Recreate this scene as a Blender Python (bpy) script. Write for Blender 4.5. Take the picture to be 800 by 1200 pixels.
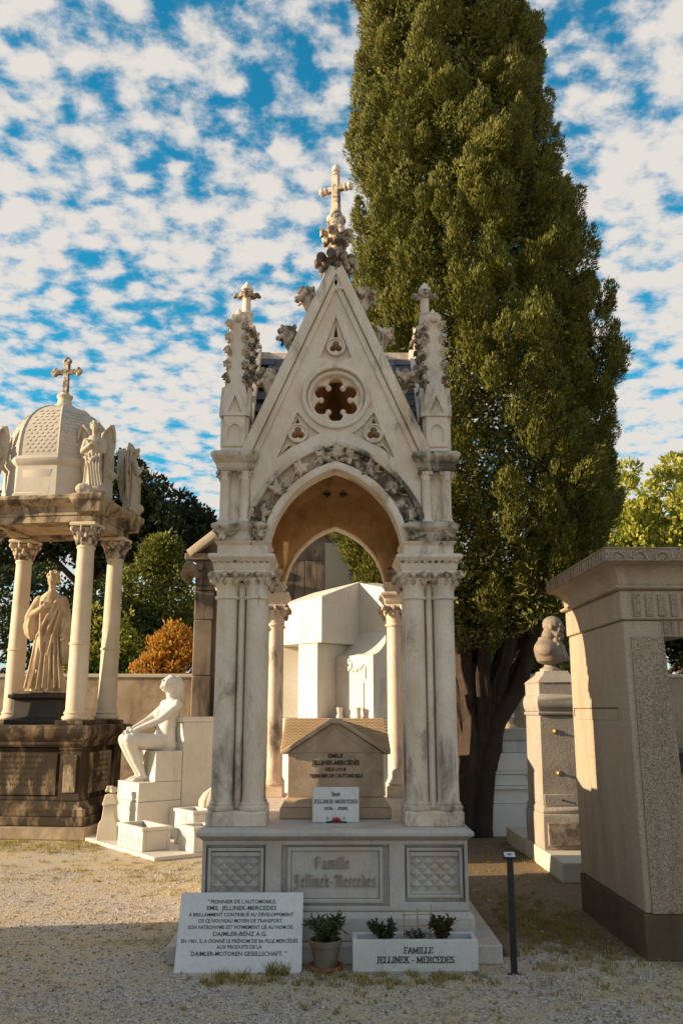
import bpy, bmesh, math, random
import numpy as np
from mathutils import Vector, Matrix
from mathutils.geometry import convex_hull_2d
R = math.radians; PI = math.pi
sin, cos = math.sin, math.cos
random.seed(7)
for o in list(bpy.data.objects): bpy.data.objects.remove(o)
SC = bpy.context.scene; COL = SC.collection

# ------------------------------------------------------------------ camera, sky, sun, exposure
cam_d = bpy.data.cameras.new('camera'); cam = bpy.data.objects.new('camera', cam_d); COL.objects.link(cam)
cam.location = (0, 0, 1.65); cam.rotation_euler = (R(90 + 12.63), 0, R(-0.54))
cam_d.sensor_fit = 'VERTICAL'; cam_d.sensor_height = 36; cam_d.lens = 31.2
cam_d.clip_start = .05; cam_d.clip_end = 2000
SC.camera = cam
SC.view_settings.view_transform = 'Standard'; SC.view_settings.look = 'None'
SC.view_settings.exposure = 1.0; SC.view_settings.gamma = 1

SUN_EL, SUN_AZ = R(15.0), R(7.8)             # azimuth: degrees in front of due left (-X)
to_sun = Vector((-cos(SUN_EL)*cos(SUN_AZ), -cos(SUN_EL)*sin(SUN_AZ), sin(SUN_EL)))
sun_d = bpy.data.lights.new('sun', 'SUN'); sun_d.energy = 5.0; sun_d.angle = R(.5); sun_d.color = (1, .78, .50)
sun = bpy.data.objects.new('sun', sun_d); COL.objects.link(sun); sun.location = (-30, -5, 20)
sun.rotation_euler = to_sun.to_track_quat('Z', 'Y').to_euler()

W = bpy.data.worlds.new('World'); SC.world = W; W.use_nodes = True
nt = W.node_tree; N = nt.nodes; L = nt.links; N.clear()
def nd(tree, t, **k):
    n = tree.nodes.new(t)
    for a, b in k.items(): setattr(n, a, b)
    return n
sky = nd(nt, 'ShaderNodeTexSky', sky_type='NISHITA', sun_disc=False)
sky.sun_elevation = SUN_EL
sky.sun_rotation = math.atan2(to_sun.x, to_sun.y)
sky.air_density = 1.0; sky.dust_density = .3; sky.ozone_density = 2.0
tc = nd(nt, 'ShaderNodeTexCoord'); sep = nd(nt, 'ShaderNodeSeparateXYZ'); L.new(tc.outputs['Generated'], sep.inputs[0])
def mth(tree, op, a, b=None, c=None):
    n = tree.nodes.new('ShaderNodeMath'); n.operation = op
    for i, x in enumerate((a, b, c)):
        if x is None: continue
        if hasattr(x, 'links'): tree.links.new(x, n.inputs[i])
        else: n.inputs[i].default_value = x
    return n.outputs[0]
zz = mth(nt, 'ADD', mth(nt, 'MAXIMUM', sep.outputs[2], 0.0), .16)
cmb = nd(nt, 'ShaderNodeCombineXYZ')
L.new(mth(nt, 'DIVIDE', sep.outputs[0], zz), cmb.inputs[0]); L.new(mth(nt, 'DIVIDE', sep.outputs[1], zz), cmb.inputs[1])
def noise(tree, vec, scale, detail=6, rough=.55, dist=0.0, lac=2.0):
    n = tree.nodes.new('ShaderNodeTexNoise'); n.inputs['Scale'].default_value = scale; n.inputs['Detail'].default_value = detail
    n.inputs['Roughness'].default_value = rough; n.inputs['Distortion'].default_value = dist; n.inputs['Lacunarity'].default_value = lac
    if vec is not None: tree.links.new(vec, n.inputs['Vector'])
    return n
def ramp(tree, fac, stops, interp='LINEAR'):
    n = tree.nodes.new('ShaderNodeValToRGB'); n.color_ramp.interpolation = interp
    while len(n.color_ramp.elements) < len(stops): n.color_ramp.elements.new(.5)
    for e, (p, c) in zip(n.color_ramp.elements, stops):
        e.position = p; e.color = c if len(c) == 4 else (*c, 1)
    tree.links.new(fac, n.inputs[0]); return n.outputs[0]
def mix(tree, fac, a, b, mode='MIX'):
    n = tree.nodes.new('ShaderNodeMixRGB'); n.blend_type = mode
    for i, x in enumerate((fac, a, b)):
        if hasattr(x, 'links'): tree.links.new(x, n.inputs[i])
        elif isinstance(x, (int, float)): n.inputs[i].default_value = x
        else: n.inputs[i].default_value = (*x, 1) if len(x) == 3 else x
    return n.outputs[0]
c_big = noise(nt, cmb.outputs[0], 2.9, 3, .5)
c_mid = noise(nt, cmb.outputs[0], 18, 10, .62, .1)
vor = nd(nt, 'ShaderNodeTexVoronoi', feature='SMOOTH_F1'); vor.inputs['Scale'].default_value = 21; vor.inputs['Smoothness'].default_value = .7
L.new(mix(nt, .035, cmb.outputs[0], noise(nt, cmb.outputs[0], 16, 4).outputs['Color'], 'ADD'), vor.inputs['Vector'])
dens = mth(nt, 'ADD', mth(nt, 'MULTIPLY', c_big.outputs[0], .72), mth(nt, 'MULTIPLY', c_mid.outputs[0], .98))
dens = mth(nt, 'SUBTRACT', dens, mth(nt, 'MULTIPLY', vor.outputs['Distance'], .42))
low = mth(nt, 'MULTIPLY', mth(nt, 'SUBTRACT', .62, mth(nt, 'MINIMUM', sep.outputs[2], .62)), .26)
dens = mth(nt, 'ADD', dens, low)
cov = ramp(nt, dens, [(.485, (0, 0, 0)), (.82, (1, 1, 1))], 'EASE')
shade = ramp(nt, mth(nt, 'ADD', dens, mth(nt, 'MULTIPLY', c_mid.outputs[0], .25)), [(.56, (3.1, 3.3, 3.55)), (.80, (4.15, 3.9, 3.62)), (1.1, (4.0, 3.75, 3.45))])
blue = mix(nt, 1.0, sky.outputs[0], (.13, .98, 1.05), 'MULTIPLY')
skyc = mix(nt, mth(nt, 'MULTIPLY', cov, .97), blue, shade)
bg = nd(nt, 'ShaderNodeBackground'); bg.inputs[1].default_value = .1
L.new(skyc, bg.inputs[0]); wo = nd(nt, 'ShaderNodeOutputWorld'); L.new(bg.outputs[0], wo.inputs[0])

# ------------------------------------------------------------------ materials
def newmat(name):
    m = bpy.data.materials.new(name); m.use_nodes = True
    t = m.node_tree; b = t.nodes['Principled BSDF']; return m, t, b
def wpos(t, sx=1, sy=1, sz=1):
    g = t.nodes.new('ShaderNodeNewGeometry')
    if (sx, sy, sz) == (1, 1, 1): return g.outputs['Position']
    v = t.nodes.new('ShaderNodeVectorMath'); v.operation = 'MULTIPLY'; t.links.new(g.outputs['Position'], v.inputs[0])
    v.inputs[1].default_value = (sx, sy, sz); return v.outputs[0]
def bump(t, b, h, strength, dist=.01, normal=None):
    n = t.nodes.new('ShaderNodeBump'); n.inputs['Strength'].default_value = strength; n.inputs['Distance'].default_value = dist
    t.links.new(h, n.inputs['Height'])
    if normal: t.links.new(normal, n.inputs['Normal'])
    t.links.new(n.outputs[0], b.inputs['Normal']); return n.outputs[0]
def stone(name, c1, c2, scale=3, stain=(.06, .05, .04), st=(.62, .75), streak=.0, st_amt=.8, vein=0, vcol=(.3, .3, .32), rough=.75,
          bmp=.25, grain=60, warm=None, ss=5.0):
    m, t, b = newmat(name)
    p = wpos(t)
    n1 = noise(t, p, scale, 8, .6, .4)
    col = mix(t, ramp(t, n1.outputs[0], [(.3, (0, 0, 0)), (.7, (1, 1, 1))]), c1, c2)
    fine = noise(t, p, grain, 4, .65)
    col = mix(t, .35, col, ramp(t, fine.outputs[0], [(.25, (.55, .55, .55)), (.75, (1, 1, 1))]), 'MULTIPLY')
    if warm:
        wn = noise(t, wpos(t, 1, 1, .35), 4.3, 5, .6, .3)
        col = mix(t, ramp(t, wn.outputs[0], [(.5, (0, 0, 0)), (.72, (.75, .75, .75))]), col, warm)
    if vein:
        vn = noise(t, wpos(t, 1.3, 1.3, .7), 4.2, 9, .62, 1.6)
        vv = mth(t, 'ABSOLUTE', mth(t, 'SUBTRACT', vn.outputs[0], .5))
        col = mix(t, mth(t, 'MULTIPLY', ramp(t, vv, [(0, (1, 1, 1)), (.04, (0, 0, 0))]), vein*.35), col, vcol)
        v2 = noise(t, wpos(t, 1, 1, .45), 3.4, 7, .62, .6)
        col = mix(t, mth(t, 'MULTIPLY', ramp(t, v2.outputs[0], [(.54, (0, 0, 0)), (.68, (1, 1, 1))]), vein*.9), col, vcol)
    if st_amt:
        sn = noise(t, wpos(t, 1, 1, 1 if not streak else streak), ss, 10, .68, .5)
        big = noise(t, p, 1.3, 3, .5)
        s = mth(t, 'ADD', mth(t, 'MULTIPLY', sn.outputs[0], .7), mth(t, 'MULTIPLY', big.outputs[0], .38))
        col = mix(t, mth(t, 'MULTIPLY', ramp(t, s, [(st[0], (0, 0, 0)), (st[1], (1, 1, 1))]), st_amt), col, stain)
    t.links.new(col, b.inputs['Base Color'])
    b.inputs['Roughness'].default_value = rough; b.inputs['Specular IOR Level'].default_value = .3
    h = mth(t, 'ADD', mth(t, 'MULTIPLY', n1.outputs[0], .5), mth(t, 'MULTIPLY', fine.outputs[0], .5))
    bump(t, b, h, bmp, .012)
    return m
M = {}
M['marble'] = stone('weathered_marble', (.83, .715, .60), (.71, .585, .47), 2.2, (.085, .06, .042), (.58, .71), .40, .85, .42, (.38, .34, .32), .6, .25, 55, (.60, .43, .26))
M['dirty'] = stone('lichen_stained_marble', (.74, .64, .52), (.58, .47, .36), 3, (.045, .036, .028), (.50, .62), .7, .9, .3, (.36, .33, .31), .7, .4, 60, (.50, .34, .20))
M['carved'] = stone('weathered_carved_marble', (.72, .60, .475), (.48, .365, .26), 6, (.05, .034, .024), (.505, .60), .8, .88, 0, rough=.8, bmp=.5, grain=80, ss=13)
M['plinth'] = stone('grey_marble', (.62, .575, .53), (.48, .445, .42), 2.6, (.16, .13, .11), (.62, .78), .6, .6, .55, (.25, .25, .27), .55, .2, 50, (.50, .36, .24))
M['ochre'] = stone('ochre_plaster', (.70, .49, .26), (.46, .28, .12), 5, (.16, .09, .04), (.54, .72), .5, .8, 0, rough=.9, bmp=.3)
M['slate'] = stone('slate', (.10, .105, .125), (.07, .075, .10), 8, (.26, .25, .24), (.62, .74), 0, .6, 0, rough=.6, bmp=.4)
M['white'] = stone('white_marble', (.74, .70, .635), (.64, .585, .51), 1.8, (.34, .28, .215), (.585, .76), .16, .6, .2, (.55, .53, .5), .5, .1, 40)
M['whitewash'] = stone('whitewash', (.84, .82, .79), (.78, .75, .71), 2, (.5, .45, .38), (.62, .78), .5, .5, 0, rough=.9, bmp=.25)
M['statue_white'] = stone('white_statue_marble', (.75, .72, .675), (.66, .615, .555), 3, (.36, .30, .235), (.57, .74), .5, .6, 0, rough=.55, bmp=.25, grain=90)
M['brown'] = stone('blackened_limestone', (.30, .205, .12), (.13, .085, .048), 3.2, (.020, .013, .008), (.45, .57), .35, .92, 0, rough=.85, bmp=.6, warm=(.46, .36, .25))
M['pale'] = stone('pale_limestone', (.70, .60, .47), (.57, .465, .34), 2.5, (.13, .09, .06), (.63, .78), .4, .6, 0, rough=.8, bmp=.3)
M['grimy'] = stone('grimy_limestone', (.52, .42, .30), (.36, .26, .16), 3.5, (.05, .032, .02), (.50, .62), .5, .93, 0, rough=.85, bmp=.6)
M['dome'] = stone('dome_limestone', (.60, .53, .45), (.50, .44, .37), 3, (.22, .18, .15), (.62, .78), .3, .6, 0, rough=.85, bmp=.35)
M['robe'] = stone('stained_statue_stone', (.60, .46, .31), (.44, .31, .185), 4, (.11, .065, .035), (.54, .70), .3, .7, 0, rough=.75, bmp=.3)
M['angel'] = stone('angel_stone', (.58, .50, .40), (.46, .36, .26), 5, (.10, .065, .04), (.58, .72), .5, .75, 0, rough=.8, bmp=.4)
M['black'] = stone('black_stone', (.025, .02, .018), (.05, .04, .035), 4, (.1, .09, .08), (.66, .8), .3, .4, 0, rough=.5, bmp=.2)
M['sarc'] = stone('brown_stone', (.54, .40, .285), (.40, .275, .18), 4, (.20, .13, .085), (.56, .73), 0, .65, .35, (.55, .42, .29), .6, .3, 70)
M['wallp'] = stone('stained_plaster', (.52, .41, .295), (.36, .27, .185), 2.6, (.14, .105, .075), (.50, .68), .6, .75, 0, rough=.9, bmp=.35)
M['chapel'] = stone('dark_streaked_stone', (.34, .26, .19), (.21, .155, .115), 2.8, (.045, .035, .028), (.50, .64), .18, .85, 0, rough=.9, bmp=.4)
M['light_stone'] = stone('light_ashlar', (.60, .53, .43), (.54, .46, .36), 1.5, (.3, .24, .18), (.64, .8), .4, .5, 0, rough=.85, bmp=.2)
M['trav'] = stone('pitted_grey_limestone', (.39, .34, .295), (.30, .255, .215), 4, (.12, .09, .07), (.57, .72), .5, .6, 0, rough=.9, bmp=.7, grain=45)
M['kerb'] = stone('brown_kerb_stone', (.22, .155, .095), (.15, .105, .065), 5, (.09, .07, .04), (.55, .7), 0, .6, 0, rough=.95, bmp=.6)
M['plaque'] = stone('white_plaque_marble', (.74, .735, .73), (.66, .655, .65), 2.5, (.36, .37, .38), (.57, .74), .6, .6, .25, (.5, .5, .52), .4, .05, 40)
M['jardin'] = stone('veined_white_marble', (.70, .69, .68), (.60, .59, .58), 3, (.3, .28, .25), (.62, .8), .6, .5, .5, (.36, .36, .38), .45, .1, 50)
def granite(name, base, dark, light, sc=230, rough=.6, amt=.8, warm=None):
    m, t, b = newmat(name); p = wpos(t)
    v = t.nodes.new('ShaderNodeTexVoronoi'); v.inputs['Scale'].default_value = sc; t.links.new(p, v.inputs['Vector'])
    sp = t.nodes.new('ShaderNodeSeparateColor'); t.links.new(v.outputs['Color'], sp.inputs[0])
    g = ramp(t, sp.outputs[0], [(.0, dark), (.2, dark), (.3, base), (.75, base), (.9, light)], 'CONSTANT')
    big = noise(t, wpos(t, 1, 1, .14), 4.5, 8, .65)
    col = mix(t, amt, base, g)
    col = mix(t, .5, col, ramp(t, big.outputs[0], [(.34, (.42, .39, .37)), (.52, (.95, .95, .95)), (.75, (1.08, 1.08, 1.08))]), 'MULTIPLY')
    t.links.new(col, b.inputs['Base Color']); b.inputs['Roughness'].default_value = rough
    bump(t, b, mth(t, 'ADD', sp.outputs[1], big.outputs[0]), .22, .004); return m
M['letter'] = stone('raised_letter_marble', (.40, .31, .25), (.32, .25, .20), 5, (.2, .15, .12), (.6, .75), 0, .4, 0, rough=.7, bmp=.2)
M['granite'] = granite('pink_granite', (.43, .33, .245), (.29, .215, .16), (.54, .43, .33))
M['granite_rough'] = granite('hammered_granite', (.35, .27, .20), (.16, .115, .085), (.50, .41, .33), 170, .85, .9)
M['granite_dark'] = stone('dark_base_stone', (.15, .105, .062), (.085, .06, .038), 5, (.26, .23, .19), (.62, .74), .4, .7, 0, rough=.8, bmp=.6)
M['redstone'] = granite('red_stone', (.34, .155, .075), (.22, .09, .045), (.42, .22, .12), 260, .35)
def plain(name, c, rough=.6, metal=0, var=.25, sc=30):
    m, t, b = newmat(name); n = noise(t, wpos(t), sc, 4, .6)
    lo = tuple(x*(1-var) for x in c); hi = tuple(min(1, x*(1+var)) for x in c)
    t.links.new(ramp(t, n.outputs[0], [(.3, lo), (.7, hi)]), b.inputs['Base Color'])
    b.inputs['Roughness'].default_value = rough; b.inputs['Metallic'].default_value = metal; return m
M['ink'] = plain('black_lettering', (.025, .025, .03), .6)
M['sink'] = plain('worn_lettering', (.07, .045, .035), .8)
M['metal'] = plain('black_painted_metal', (.02, .02, .022), .45, .3)
M['steel'] = plain('pale_sign_face', (.55, .56, .58), .35)
M['terracotta'] = stone('weathered_terracotta', (.20, .12, .075), (.15, .10, .065), 6, (.20, .21, .17), (.48, .64), 0, .8, 0, rough=.9, bmp=.3)
M['saucer'] = plain('terracotta', (.33, .12, .06), .9)
M['soil'] = plain('dark_soil', (.05, .035, .025), 1, 0, .5)
M['bamboo'] = plain('bamboo', (.42, .27, .12), .7)
M['poppy'] = plain('red_petals', (.45, .015, .02), .6)
M['bronze'] = plain('brass', (.36, .23, .09), .45, .6)
M['bark'] = stone('dark_bark', (.075, .05, .036), (.04, .027, .02), 6, (.03, .02, .015), (.5, .65), .15, .7, 0, rough=.95, bmp=1.0, grain=30)
M['leafbark'] = plain('brown_bark', (.10, .07, .05), .95)
def leafmat(name, cols, trans=.25, rough=.6):
    m, t, b = newmat(name); g = t.nodes.new('ShaderNodeNewGeometry')
    n = len(cols); st = [(i/(n-1) if n > 1 else 0, c) for i, c in enumerate(cols)]
    c = ramp(t, g.outputs['Random Per Island'], st)
    pn = noise(t, wpos(t), 1.6, 3, .5)
    c = mix(t, .5, c, ramp(t, pn.outputs[0], [(.3, (.6, .6, .55)), (.7, (1.25, 1.2, 1.1))]), 'MULTIPLY')
    t.links.new(c, b.inputs['Base Color']); b.inputs['Roughness'].default_value = rough; b.inputs['Specular IOR Level'].default_value = .25
    tr = t.nodes.new('ShaderNodeBsdfTranslucent'); t.links.new(c, tr.inputs[0])
    mx = t.nodes.new('ShaderNodeMixShader'); mx.inputs[0].default_value = trans
    t.links.new(b.outputs[0], mx.inputs[1]); t.links.new(tr.outputs[0], mx.inputs[2])
    t.links.new(mx.outputs[0], t.nodes['Material Output'].inputs[0]); return m
M['cypress'] = leafmat('cypress_foliage', [(.055, .064, .009), (.09, .098, .014), (.135, .136, .021), (.22, .20, .036)], .05)
M['pine'] = leafmat('pine_foliage', [(.022, .034, .012), (.05, .06, .02), (.035, .045, .015)], .15)
M['bush'] = leafmat('green_foliage', [(.07, .10, .018), (.17, .19, .035), (.25, .23, .045)], .3)
M['bushdark'] = leafmat('dark_green_foliage', [(.02, .035, .012), (.05, .075, .02), (.035, .055, .015)], .25)
M['orange'] = leafmat('orange_foliage', [(.50, .19, .03), (.62, .33, .07), (.30, .24, .04), (.56, .22, .03)], .4)
M['yellow'] = leafmat('yellow_green_foliage', [(.32, .34, .045), (.44, .42, .07), (.22, .27, .04), (.50, .43, .10)], .35)
M['grass'] = leafmat('grass_blades', [(.24, .21, .05), (.42, .33, .10), (.14, .15, .03), (.46, .37, .15)], .3)
M['plant'] = leafmat('potted_leaves', [(.035, .05, .02), (.07, .09, .04), (.05, .05, .025)], .2)
M['reddish'] = leafmat('reddish_leaves', [(.06, .035, .02), (.05, .06, .02), (.09, .05, .025)], .2)

# ground: beige grit with soil and dry-grass patches
def ground_mat():
    m, t, b = newmat('grit_ground'); p = wpos(t)
    v = t.nodes.new('ShaderNodeTexVoronoi'); v.inputs['Scale'].default_value = 95; t.links.new(p, v.inputs['Vector'])
    sp = t.nodes.new('ShaderNodeSeparateColor'); t.links.new(v.outputs['Color'], sp.inputs[0])
    grit = ramp(t, sp.outputs[0], [(0, (.24, .20, .17)), (.35, (.39, .335, .295)), (.7, (.50, .44, .39)), (1, (.63, .57, .51))])
    n1 = noise(t, p, .55, 5, .6); n2 = noise(t, p, 3.2, 7, .65)
    s = mth(t, 'ADD', mth(t, 'MULTIPLY', n1.outputs[0], .6), mth(t, 'MULTIPLY', n2.outputs[0], .5))
    sx = t.nodes.new('ShaderNodeSeparateXYZ'); t.links.new(p, sx.inputs[0])
    # trodden soil lies under the trees to the right of the tomb
    soil = mth(t, 'ADD', s, mth(t, 'MULTIPLY', mth(t, 'MULTIPLY', ramp(t, mth(t, 'DIVIDE', sx.outputs[0], 3.0), [(.33, (0, 0, 0)), (.5, (1, 1, 1))]),
                ramp(t, mth(t, 'DIVIDE', sx.outputs[1], 20.0), [(.31, (0, 0, 0)), (.36, (1, 1, 1))])), .26))
    col = mix(t, ramp(t, s, [(.47, (0, 0, 0)), (.62, (.75, .75, .75))]), grit, mix(t, n2.outputs[0], (.60, .46, .24), (.50, .38, .20)))
    col = mix(t, mth(t, 'MULTIPLY', ramp(t, soil, [(.60, (0, 0, 0)), (.70, (1, 1, 1))]), .85), col, mix(t, sp.outputs[1], (.11, .075, .045), (.19, .13, .075)))
    t.links.new(col, b.inputs['Base Color']); b.inputs['Roughness'].default_value = .95; b.inputs['Specular IOR Level'].default_value = .15
    d = mth(t, 'ADD', mth(t, 'MULTIPLY', v.outputs['Distance'], .8), mth(t, 'MULTIPLY', n2.outputs[0], 1.2))
    bump(t, b, d, .55, .012); return m
M['ground'] = ground_mat()
m, t, b = newmat('pebbles'); g = t.nodes.new('ShaderNodeNewGeometry')
t.links.new(ramp(t, g.outputs['Random Per Island'], [(0, (.21, .175, .15)), (.4, (.38, .33, .29)), (.75, (.52, .465, .415)), (1, (.66, .61, .55))]), b.inputs['Base Color'])
b.inputs['Roughness'].default_value = .9; M['pebble'] = m

# ------------------------------------------------------------------ helpers
def link(o, parent=None, loc=(0, 0, 0), rot=(0, 0, 0), scale=(1, 1, 1)):
    COL.objects.link(o); o.parent = parent; o.location = loc; o.rotation_euler = rot
    o.scale = scale if not isinstance(scale, (int, float)) else (scale,)*3
    return o
def tag(o, label, cat, group=None):
    o['label'] = label; o['category'] = cat
    if group: o['group'] = group
    return o
def thing(name, label, cat, loc=(0, 0, 0), rz=0, group=None):
    return tag(link(bpy.data.objects.new(name, None), None, loc, (0, 0, rz)), label, cat, group)
def ob(name, me, parent=None, loc=(0, 0, 0), rot=(0, 0, 0), scale=1, bev=0, seg=2):
    o = link(bpy.data.objects.new(name, me), parent, loc, rot, scale)
    if bev:
        b = o.modifiers.new('bevel', 'BEVEL'); b.width = bev; b.segments = seg; b.limit_method = 'ANGLE'; b.angle_limit = R(32)
    return o
def finish(me, mat, smooth=True, ang=38):
    me.materials.append(mat)
    if smooth:
        me.polygons.foreach_set('use_smooth', [True]*len(me.polygons)); me.set_sharp_from_angle(angle=R(ang))
    return me
class MB:
    def __init__(s): s.v = []; s.f = []
    def add(s, v, f):
        k = len(s.v); s.v += [tuple(x) for x in v]; s.f += [tuple(i+k for i in q) for q in f]; return s
    def box(s, x0, x1, y0, y1, z0, z1):
        return s.add([(x0,y0,z0),(x1,y0,z0),(x1,y1,z0),(x0,y1,z0),(x0,y0,z1),(x1,y0,z1),(x1,y1,z1),(x0,y1,z1)],
                     [(3,2,1,0),(4,5,6,7),(0,1,5,4),(1,2,6,5),(2,3,7,6),(3,0,4,7)])
    def rings(s, rings, caps=True):
        n = len(rings[0]); v = [p for r in rings for p in r]; f = []
        for i in range(len(rings)-1):
            for j in range(n):
                a, b = i*n+j, i*n+(j+1) % n; f.append((a, b, b+n, a+n))
        if caps: f.append(tuple(range(n-1, -1, -1))); f.append(tuple(range((len(rings)-1)*n, len(rings)*n)))
        return s.add(v, f)
    def sq(s, prof, cx=0, cy=0):          # square mouldings: (hx, hy, z)
        return s.rings([[(cx-a, cy-b, z), (cx+a, cy-b, z), (cx+a, cy+b, z), (cx-a, cy+b, z)] for a, b, z in prof])
    def lathe(s, prof, cx=0, cy=0, n=20, ph=0):
        return s.rings([[(cx+r*cos(2*PI*k/n+ph), cy+r*sin(2*PI*k/n+ph), z) for k in range(n)] for r, z in prof])
    def tube(s, pts, rad, n=8):
        pts = [Vector(p) for p in pts]; rs = []
        for i, p in enumerate(pts):
            d = (pts[min(i+1, len(pts)-1)] - pts[max(i-1, 0)])
            d = d.normalized() if d.length else Vector((0, 0, 1))
            a = d.cross(Vector((0, 1, 0)) if abs(d.y) < .9 else Vector((1, 0, 0))).normalized(); b = d.cross(a)
            r = rad[i] if isinstance(rad, (list, tuple)) else rad
            rs.append([tuple(p + a*r*cos(2*PI*k/n) + b*r*sin(2*PI*k/n)) for k in range(n)])
        return s.rings(rs)
    def cap(s, p, q, r0, r1, n=10):       # limb with rounded ends
        p, q = Vector(p), Vector(q); d = (q-p).normalized()
        pts = [p-d*r0*.98, p-d*r0*.7, p, q, q+d*r1*.7, q+d*r1*.98]; return s.tube(pts, [r0*.15, r0*.72, r0, r1, r1*.72, r1*.15], n)
    def ell(s, c, r, n=12, rot=None):
        r = (r,)*3 if isinstance(r, (int, float)) else r; rs = []
        Mx = Matrix.Rotation(0, 3, 'X') if rot is None else rot
        m = max(5, n//2)
        for i in range(m+1):
            a = PI*(i+.02*(i == 0)-.02*(i == m))/m
            rs.append([tuple(Vector(c) + Mx @ Vector((r[0]*sin(a)*cos(2*PI*k/n), r[1]*sin(a)*sin(2*PI*k/n), -r[2]*cos(a)))) for k in range(n)])
        return s.rings(rs)
    def mesh(s, name, mat, smooth=True, ang=38):
        me = bpy.data.meshes.new(name); me.from_pydata(s.v, [], s.f); me.update()
        bm = bmesh.new(); bm.from_mesh(me); bmesh.ops.recalc_face_normals(bm, faces=bm.faces); bm.to_mesh(me); bm.free()
        return finish(me, mat, smooth, ang)
    def build(s, name, mat, parent=None, bev=.006, loc=(0, 0, 0), rot=(0, 0, 0), scale=1, smooth=True, ang=38):
        return ob(name, s.mesh(name, mat, smooth, ang), parent, loc, rot, scale, bev)
def eval_mesh(o, name):
    COL.objects.link(o); bpy.context.view_layer.update(); dg = bpy.context.evaluated_depsgraph_get()
    me = bpy.data.meshes.new_from_object(o.evaluated_get(dg)); me.name = name
    d = o.data; bpy.data.objects.remove(o)
    return me
def remesh(mb, name, mat, voxel=.012, it=3, fac=.5):
    me = bpy.data.meshes.new('t'); me.from_pydata(mb.v, [], mb.f); me.update()
    bm = bmesh.new(); bm.from_mesh(me); bmesh.ops.recalc_face_normals(bm, faces=bm.faces); bm.to_mesh(me); bm.free()
    o = bpy.data.objects.new('t', me); r = o.modifiers.new('r', 'REMESH'); r.mode = 'VOXEL'; r.voxel_size = voxel
    s = o.modifiers.new('s', 'SMOOTH'); s.iterations = it; s.factor = fac
    me2 = eval_mesh(o, name); me2.materials.clear(); me2.materials.append(mat)
    me2.polygons.foreach_set('use_smooth', [True]*len(me2.polygons)); return me2
def plate(name, loops, y0, y1, mat, bev=0):
    """closed 2D outlines (x, z), holes by even-odd, between y0 (front) and y1 (back)"""
    c = bpy.data.curves.new('t', 'CURVE'); c.dimensions = '2D'; c.fill_mode = 'BOTH'; h = (y1-y0)/2
    c.extrude = max(h-bev, .0005); c.bevel_depth = bev; c.bevel_resolution = 1; c.offset = -bev
    for lp in loops:
        s = c.splines.new('POLY'); s.points.add(len(lp)-1); s.use_cyclic_u = True
        for p, q in zip(s.points, lp): p.co = (q[0], q[1], 0, 1)
    me = eval_mesh(bpy.data.objects.new('t', c), name)
    n = len(me.vertices); a = np.empty(n*3, 'f'); me.vertices.foreach_get('co', a); a = a.reshape(-1, 3)
    a = np.stack([a[:, 0], (y0+y1)/2 - a[:, 2], a[:, 1]], 1); me.vertices.foreach_set('co', a.ravel())
    bm = bmesh.new(); bm.from_mesh(me); bmesh.ops.remove_doubles(bm, verts=bm.verts, dist=1e-5)
    bmesh.ops.recalc_face_normals(bm, faces=bm.faces); bm.to_mesh(me); bm.free()
    me.materials.clear(); return finish(me, mat, True, 30)
def arc_pts(a, h, off, n=16):             # pointed arch of half width a, rise h, outset by off, left foot -> apex -> right foot
    c = (h*h-a*a)/(2*a); r = a+c+off; top = math.acos(min(1, c/r)); pts = []
    rt = [(-c+r*cos(top*i/n), r*sin(top*i/n)) for i in range(n+1)]
    rt[-1] = (0, rt[-1][1])
    return [(-x, z) for x, z in rt] + [(x, z) for x, z in reversed(rt[:-1])]
def foil(cx, cz, r, k, ph=PI/2, depth=.45, n=48):
    out = []
    for i in range(n):
        t_ = 2*PI*i/n; q = abs(cos(k*(t_-ph)/2)); out.append((cx+r*(1-depth+depth*q**.8)*cos(t_), cz+r*(1-depth+depth*q**.8)*sin(t_)))
    return out
def circ(cx, cz, r, n=40): return [(cx+r*cos(2*PI*i/n), cz+r*sin(2*PI*i/n)) for i in range(n)]

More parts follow.
